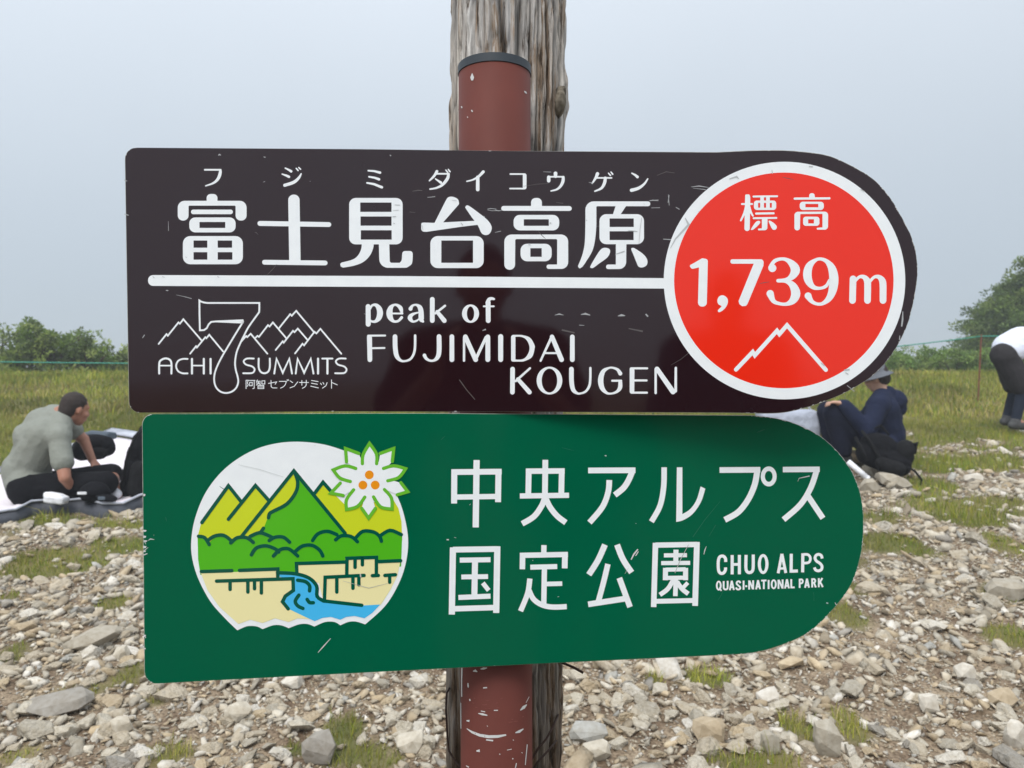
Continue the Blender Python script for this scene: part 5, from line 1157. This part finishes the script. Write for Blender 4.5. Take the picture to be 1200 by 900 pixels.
B([(968, 398), (960, 680)], 24); B([(968, 408), (1150, 405)], 23); B([(1150, 394), (1142, 675)], 25); B([(960, 655), (1143, 651)], 21)
B([(1058, 428), (1057, 490)], 22); B([(1005, 453), (1106, 452)], 18); B([(993, 487), (1120, 486)], 18); B([(1012, 508), (1011, 562)], 22); B([(1012, 516), (1100, 514)], 18); B([(1100, 508), (1100, 562)], 22); B([(1011, 552), (1100, 551)], 18); B([(1057, 556), (1055, 632)], 20); B([(1046, 560), (1022, 600), (987, 626)], 20, 4); B([(1062, 568), (1084, 600), (1112, 622)], 20, 4); B([(1110, 573), (1086, 598)], 17)
t.split('park_name_character', M['white'], green, 6)
t = Ink(gb, LT); t.fr(820, 630, 7.5); w1 = 27
B([(228, 214), (226, 185), (212, 166), (194, 162), (174, 172), (164, 200), (162, 245), (166, 290), (178, 310), (196, 315), (214, 306), (226, 282), (226, 262)], w1, 3); B([(285, 153), (285, 323)], w1); B([(348, 152), (348, 322)], w1); B([(285, 236), (348, 235)], 24)
B([(407, 152), (405, 255), (410, 290), (424, 305), (438, 307), (454, 302), (466, 285), (470, 250), (470, 149)], w1, 3); t.ring((557, 232), (47, 88), (20, 62)); B([(722, 143), (689, 313)], 25); B([(722, 143), (756, 311)], 25); B([(700, 272), (748, 270)], 20); B([(804, 142), (803, 308)], w1); B([(803, 295), (862, 293)], w1)
B([(906, 138), (904, 305)], w1); B([(906, 149), (945, 148), (966, 164), (972, 190), (962, 214), (940, 223), (906, 224)], 23, 3); B([(1076, 184), (1068, 158), (1046, 147), (1022, 156), (1013, 180), (1026, 206), (1056, 226), (1074, 252), (1068, 281), (1042, 292), (1018, 284), (1007, 262)], 25, 3)
w2 = 15.5
t.ring((167, 422), (25, 43), (9.5, 28)); B([(172, 438), (190, 468)], 12)
for st, c in (([(210, 382), (210, 435), (214, 450), (227, 456), (241, 450), (245, 435), (245, 380)], 3), ([(281, 379), (264, 462)], 0), ([(281, 379), (300, 460)], 0), ([(268, 436), (294, 435)], 0), ([(357, 400), (350, 387), (339, 384), (327, 391), (325, 406), (338, 420), (353, 433), (355, 448), (340, 456), (326, 452), (319, 438)], 3),
              ([(385, 378), (385, 458)], 0), ([(400, 427), (417, 427)], 0), ([(434, 376), (434, 456)], 0), ([(436, 378), (467, 453)], 0), ([(469, 375), (469, 455)], 0), ([(512, 374), (495, 455)], 0), ([(512, 374), (530, 453)], 0), ([(500, 431), (525, 430)], 0), ([(540, 378), (586, 376)], 0), ([(563, 378), (563, 452)], 0), ([(605, 372), (605, 452)], 0),
              ([(692, 370), (692, 450)], 0), ([(694, 372), (727, 446)], 0), ([(728, 368), (728, 448)], 0), ([(766, 366), (749, 447)], 0), ([(766, 366), (784, 446)], 0), ([(753, 425), (779, 424)], 0), ([(804, 365), (804, 445)], 0), ([(804, 438), (834, 437)], 0), ([(878, 361), (878, 442)], 0), ([(878, 369), (896, 368), (906, 382), (897, 400), (878, 401)], 3),
              ([(942, 360), (925, 441)], 0), ([(942, 360), (960, 440)], 0), ([(930, 419), (955, 418)], 0), ([(988, 358), (988, 438)], 0), ([(988, 366), (1006, 365), (1015, 379), (1007, 395), (988, 397)], 3), ([(1003, 396), (1020, 437)], 0), ([(1046, 356), (1046, 436)], 0), ([(1077, 355), (1049, 404)], 0), ([(1057, 388), (1081, 435)], 0)):
    B(st, w2, c)
t.ring((650, 410), (26, 43), (10.5, 28)); t.split('english_letter', M['white'], green, .25)
# emblem
E = (210, 500, 3.6)
k = Ink(gb, LT, E); k.P(cm([(243, 857), (190, 805), (130, 735), (80, 640), (55, 555), (51, 480), (66, 390), (105, 290), (165, 205), (240, 140), (330, 92), (425, 68), (520, 64), (615, 76), (700, 102)], 5) + cm([(800, 150), (870, 215), (925, 305), (955, 400), (966, 490), (955, 580), (925, 665), (870, 755), (785, 834)], 5) +
    cm([(785, 834), (745, 822), (712, 824), (680, 838)], 4)[1:] + cm([(680, 838), (655, 824), (615, 824), (570, 843)], 4)[1:] + cm([(570, 843), (540, 832), (505, 834), (462, 850)], 4)[1:] + cm([(462, 850), (430, 838), (395, 838), (352, 854)], 4)[1:] + cm([(352, 854), (325, 842), (285, 842), (246, 859)], 4)[1:])
k.done('emblem_ground', M['white'], green)
emb = lambda pts, name, m, lv: Ink(gb, LT * lv, E).P(pts).done(name, m, green)
emb([(94, 402), (208, 250), (262, 317), (322, 249), (378, 311), (484, 188), (500, 230), (640, 470), (640, 520), (82, 520), (77, 465)], 'mountain_print', M['lime'], 1.6)
emb([(572, 280), (607, 234), (640, 270), (700, 330), (905, 310), (925, 345), (938, 400), (941, 480), (700, 500), (600, 330)], 'mountain_print', M['lime'], 1.7)
emb([(78, 470), (98, 466), (125, 492), (150, 466), (190, 458), (225, 480), (262, 465), (300, 460), (345, 444), (358, 425), (372, 388)] + cm([(372, 388), (392, 360), (455, 325), (492, 275), (500, 225)], 4) + [(508, 220), (700, 455), (745, 465), (795, 438), (850, 458), (900, 438), (941, 452), (936, 590), (700, 600), (520, 640), (400, 640), (90, 625), (80, 560)], 'forest_print', M['grass_print'], 2.4)
emb([(92, 618), (415, 606), (440, 640), (482, 640), (482, 690), (440, 730), (462, 768), (555, 812), (500, 808), (462, 824), (405, 808), (352, 828), (300, 814), (250, 832), (170, 760), (120, 690)], 'cliff_print', M['cream'], 3.2)
emb([(495, 585), (700, 572), (700, 556), (835, 552), (838, 570), (934, 566), (920, 630), (890, 690), (850, 752), (770, 754), (610, 742), (590, 660), (500, 622)], 'cliff_print', M['cream'], 3.3)
emb([(420, 618), (500, 622), (548, 638), (580, 670), (592, 722), (640, 738), (770, 754), (848, 750), (815, 785), (782, 808), (740, 798), (705, 802), (680, 814), (640, 802), (605, 806), (572, 820), (540, 806), (490, 782), (455, 765), (435, 735), (450, 710), (482, 690), (482, 640), (425, 634)], 'river_print', M['blue'], 4.0)
k = Ink(gb, LT * 4.7, E); w3 = 15
for st, sm in (([(96, 404), (208, 249), (263, 318)], 0), ([(208, 390), (322, 248), (379, 312)], 0), ([(263, 463), (484, 186), (700, 449)], 0), ([(486, 190), (500, 232), (492, 276), (455, 325), (400, 355), (382, 366), (377, 384)], 4), ([(356, 428), (342, 448)], 0), ([(572, 280), (607, 234), (641, 273)], 0),
               ([(82, 462), (108, 468), (127, 497)], 4), ([(120, 480), (150, 461), (188, 458), (222, 482)], 4), ([(218, 490), (245, 468), (285, 468), (313, 488)], 4), ([(300, 462), (338, 447), (370, 456), (395, 468)], 4), ([(380, 480), (405, 466), (440, 466), (466, 487)], 4), ([(305, 540), (325, 512), (365, 502), (405, 515), (420, 528)], 4),
               ([(398, 545), (425, 519), (462, 515), (500, 545)], 4), ([(492, 524), (520, 503), (560, 500), (592, 520), (606, 545)], 4), ([(563, 480), (585, 452), (625, 441), (665, 455)], 4), ([(660, 477), (685, 460), (725, 463), (752, 485)], 4), ([(745, 468), (775, 441), (820, 444), (845, 462), (853, 483)], 4), ([(850, 458), (890, 437), (937, 455)], 4),
               ([(94, 611), (222, 607)], 0), ([(255, 606), (416, 600), (416, 632)], 0), ([(158, 651), (480, 641), (482, 690), (448, 714), (436, 738), (460, 768)], 0), ([(497, 620), (495, 577), (700, 571)], 0), ([(415, 616), (490, 620), (548, 638), (580, 672), (582, 715), (610, 735)], 4), ([(613, 732), (616, 635), (780, 627)], 0),
               ([(707, 628), (708, 555), (832, 551), (832, 626)], 0), ([(815, 628), (840, 627)], 0), ([(838, 569), (934, 565)], 0), ([(868, 627), (912, 624)], 0), ([(888, 628), (888, 656)], 0), ([(612, 735), (770, 753)], 0), ([(215, 655), (215, 686)], 0), ([(290, 652), (290, 697)], 0), ([(318, 652), (318, 683)], 0), ([(347, 650), (347, 701)], 0),
               ([(665, 635), (665, 697)], 0), ([(733, 635), (733, 681)], 0), ([(758, 632), (758, 666)], 0), ([(742, 556), (742, 593)], 0), ([(773, 556), (773, 582)], 0), ([(500, 647), (532, 653), (550, 670), (550, 692)], 4), ([(505, 710), (490, 735), (500, 755), (522, 766)], 4), ([(540, 728), (550, 741), (566, 742)], 4)):
    k.S(st, w3, sm=sm)
tag(k.done('landscape_lines', M['dkgreen'], green), kind='stuff')
emb([(772, 150), (775, 118), (803, 72), (832, 116), (842, 150), (848, 112), (905, 92), (898, 148), (875, 172), (915, 165), (957, 176), (925, 215), (905, 228), (935, 237), (967, 276), (920, 286), (880, 270), (897, 300), (897, 348), (850, 340), (815, 300), (828, 345), (799, 386), (770, 345), (782, 300), (750, 338), (706, 350), (706, 308), (730, 270), (692, 290), (640, 286), (660, 262), (682, 236), (690, 222), (650, 182), (700, 164), (735, 172), (706, 148), (702, 92), (758, 112)], 'flower_print', M['white'], 6.4)
k = Ink(gb, LT * 6.9, E)
for st in ([(773, 156), (776, 118), (803, 71), (832, 115), (833, 156)], [(848, 113), (905, 92), (899, 146)], [(862, 176), (905, 165), (955, 177), (926, 214), (880, 228)], [(935, 236), (964, 274), (920, 287)], [(866, 265), (895, 300), (898, 347), (850, 338), (820, 296)], [(770, 344), (799, 385), (828, 344)],
           [(736, 266), (706, 308), (706, 349), (752, 336), (783, 297)], [(680, 238), (640, 280), (692, 290)], [(745, 176), (700, 165), (650, 182), (678, 216), (722, 231)], [(758, 113), (702, 92), (706, 148)]):
    if len(st) == 5: st = cm(st[:3], 4) + cm(st[2:], 4)[1:]
    k.S(st, 14)
tag(k.done('petal_lines', M['ltgreen'], green), kind='stuff')
k = Ink(gb, LT * 6.9, E)
for c in ((802, 203), (775, 246), (827, 246)): k.ring(c, (18.5, 18.5), None)
k.split('stamen_dot', M['orange'], green, .01)
# scratches on the green sheet
x8 = (700, 530, 3.75); x7 = (510, 530, 3.75); x4 = (0, 600, 2.222); xL = (820, 630, 7.5); x3 = (80, 480, 7.5)
GW = [(*x4, [(828, 366, 1), (842, 350, 2.4), (861, 329, 1)]), (*x4, [(386, 74, 1), (392, 70, 2.5), (402, 72, 1)]), (*x4, [(376, 100, 2), (386, 92, 1)]), (*x4, [(374, 112, 3), (384, 108, 2)]), (*x4, [(376, 75, 2), (380, 84, 1)]), (*x4, [(376, 320, 2), (380, 328, 2)]), (*xL, [(36, 148, 4), (42, 118, 8), (54, 84, 4)]), (*xL, [(1112, 573, 8), (1128, 577, 8)]), (*xL, [(1188, 570, 6), (1198, 590, 6)]),
      (*x8, [(148, 472, 4), (160, 448, 6), (178, 426, 5)]), (*x8, [(168, 455, 3), (180, 436, 4)]), (*x8, [(120, 535, 1), (136, 508, 2)]), (*x8, [(468, 447, 2), (472, 430, 4), (479, 412, 1)]), (*x8, [(880, 128, 1), (886, 114, 2), (905, 110, 3), (932, 104, 4)]), (*x7, [(50, 384, 5), (60, 384, 5)]), (*x7, [(84, 374, 2), (92, 376, 2)]), (*x7, [(745, 14, 3), (752, 16, 5)])]
r = random.Random(9)
for q_ in range(6): x, y = r.uniform(175, 985), r.uniform(492, 760); a = r.uniform(-1.2, 1.2); l = r.uniform(.6, 2.2); GW.append((0, 0, 1, [(x, y, .3), (x + l * math.cos(a), y + l * math.sin(a), .6)]))
marks(gb, GW, 'scratches', M['scratch'], green, LT * 2)
GD = [(*x8, [(420, 372, 2), (470, 300, 2), (540, 215, 1)]), (*x8, [(490, 370, 1), (520, 320, 1.5)]), (*xL, [(205, 470, 2), (180, 520, 3), (160, 550, 2)]), (*xL, [(1000, 480, 3), (1004, 520, 2), (1003, 555, 4)])]
for q_ in range(6): x, y = r.uniform(175, 985), r.uniform(492, 760); a = r.uniform(-1.6, 1.6); l = r.uniform(4, 16); GD.append((0, 0, 1, [(x, y, .4), (x + l * .5 * math.cos(a), y + l * .5 * math.sin(a), .7), (x + l * math.cos(a), y + l * math.sin(a), .3)]))
marks(gb, GD, 'faint_scuffs', mat('faint_green_scuff', (.02, .11, .07), .5, .3), green, LT * .6)
marks(gb, [(*x8, [(340, 530, 3), (365, 470, 4), (400, 405, 2)]), (210, 500, 3.6, [(250, 160, 1), (340, 180, 1.5), (440, 212, 1)]), (210, 500, 3.6, [(690, 650, 1), (800, 680, 2), (880, 660, 1)]), (210, 500, 3.6, [(764, 620, 6), (766, 634, 6)])], 'marks_on_print', mat('pale_grey_mark', (.42, .43, .42), .5, .3), green, LT * 8)
chips(gb, gout, 50, 8, 'edge_chips', green)
chips(gb, [p for p in gout if p[0] > 930], 40, 18, 'edge_chips', green, .7)
k = Ink(gb, LT)
for x, y, a, b in ((168.8, 622, 3, 2.4), (169, 629, 2.4, 3), (169.5, 634, 3.4, 2), (168.8, 641, 3, 3), (169.2, 646, 2, 2), (169, 580, 1.5, 3), (169.2, 745, 2, 3), (169.5, 760, 1.5, 2)): k.P([(x - 1, y - b / 2), (x + a, y - b * .3), (x + a * .7, y + b * .4), (x - 1, y + b / 2)])
tag(k.done('edge_chips', M['scratch'], green), kind='stuff')
for px_, yy in ((584, 530), (584, 740)):
    v, f = rbox(gb.pt(px_, yy, -.0085), (.045, .005, .010), (0, 0, 1), -gb.n, .3); mesh('bracket', v, f, M['metaledge'], green)

# ================================================================== MIST
hz = bpy.data.materials.new('thin_mist'); hz.use_nodes = True; hn = hz.node_tree; hn.nodes.clear()
ho = hn.nodes.new('ShaderNodeOutputMaterial'); hv = hn.nodes.new('ShaderNodeVolumePrincipled'); hv.inputs['Color'].default_value = (.93, .96, 1, 1); hv.inputs['Density'].default_value = .0048; hv.inputs['Anisotropy'].default_value = .2
hn.links.new(hv.outputs[0], ho.inputs['Volume'])
hm = bpy.data.meshes.new('haze'); x0, x1, y0, y1, z0, z1 = -620, 620, -620, 620, -62, 7.5
hm.from_pydata([(x0, y0, z0), (x1, y0, z0), (x1, y1, z0), (x0, y1, z0), (x0, y0, z1), (x1, y0, z1), (x1, y1, z1), (x0, y1, z1)], [], [(0, 3, 2, 1), (4, 5, 6, 7), (0, 1, 5, 4), (1, 2, 6, 5), (2, 3, 7, 6), (3, 0, 4, 7)])
hm.materials.append(hz); tag(link(bpy.data.objects.new('haze', hm)), kind='stuff')
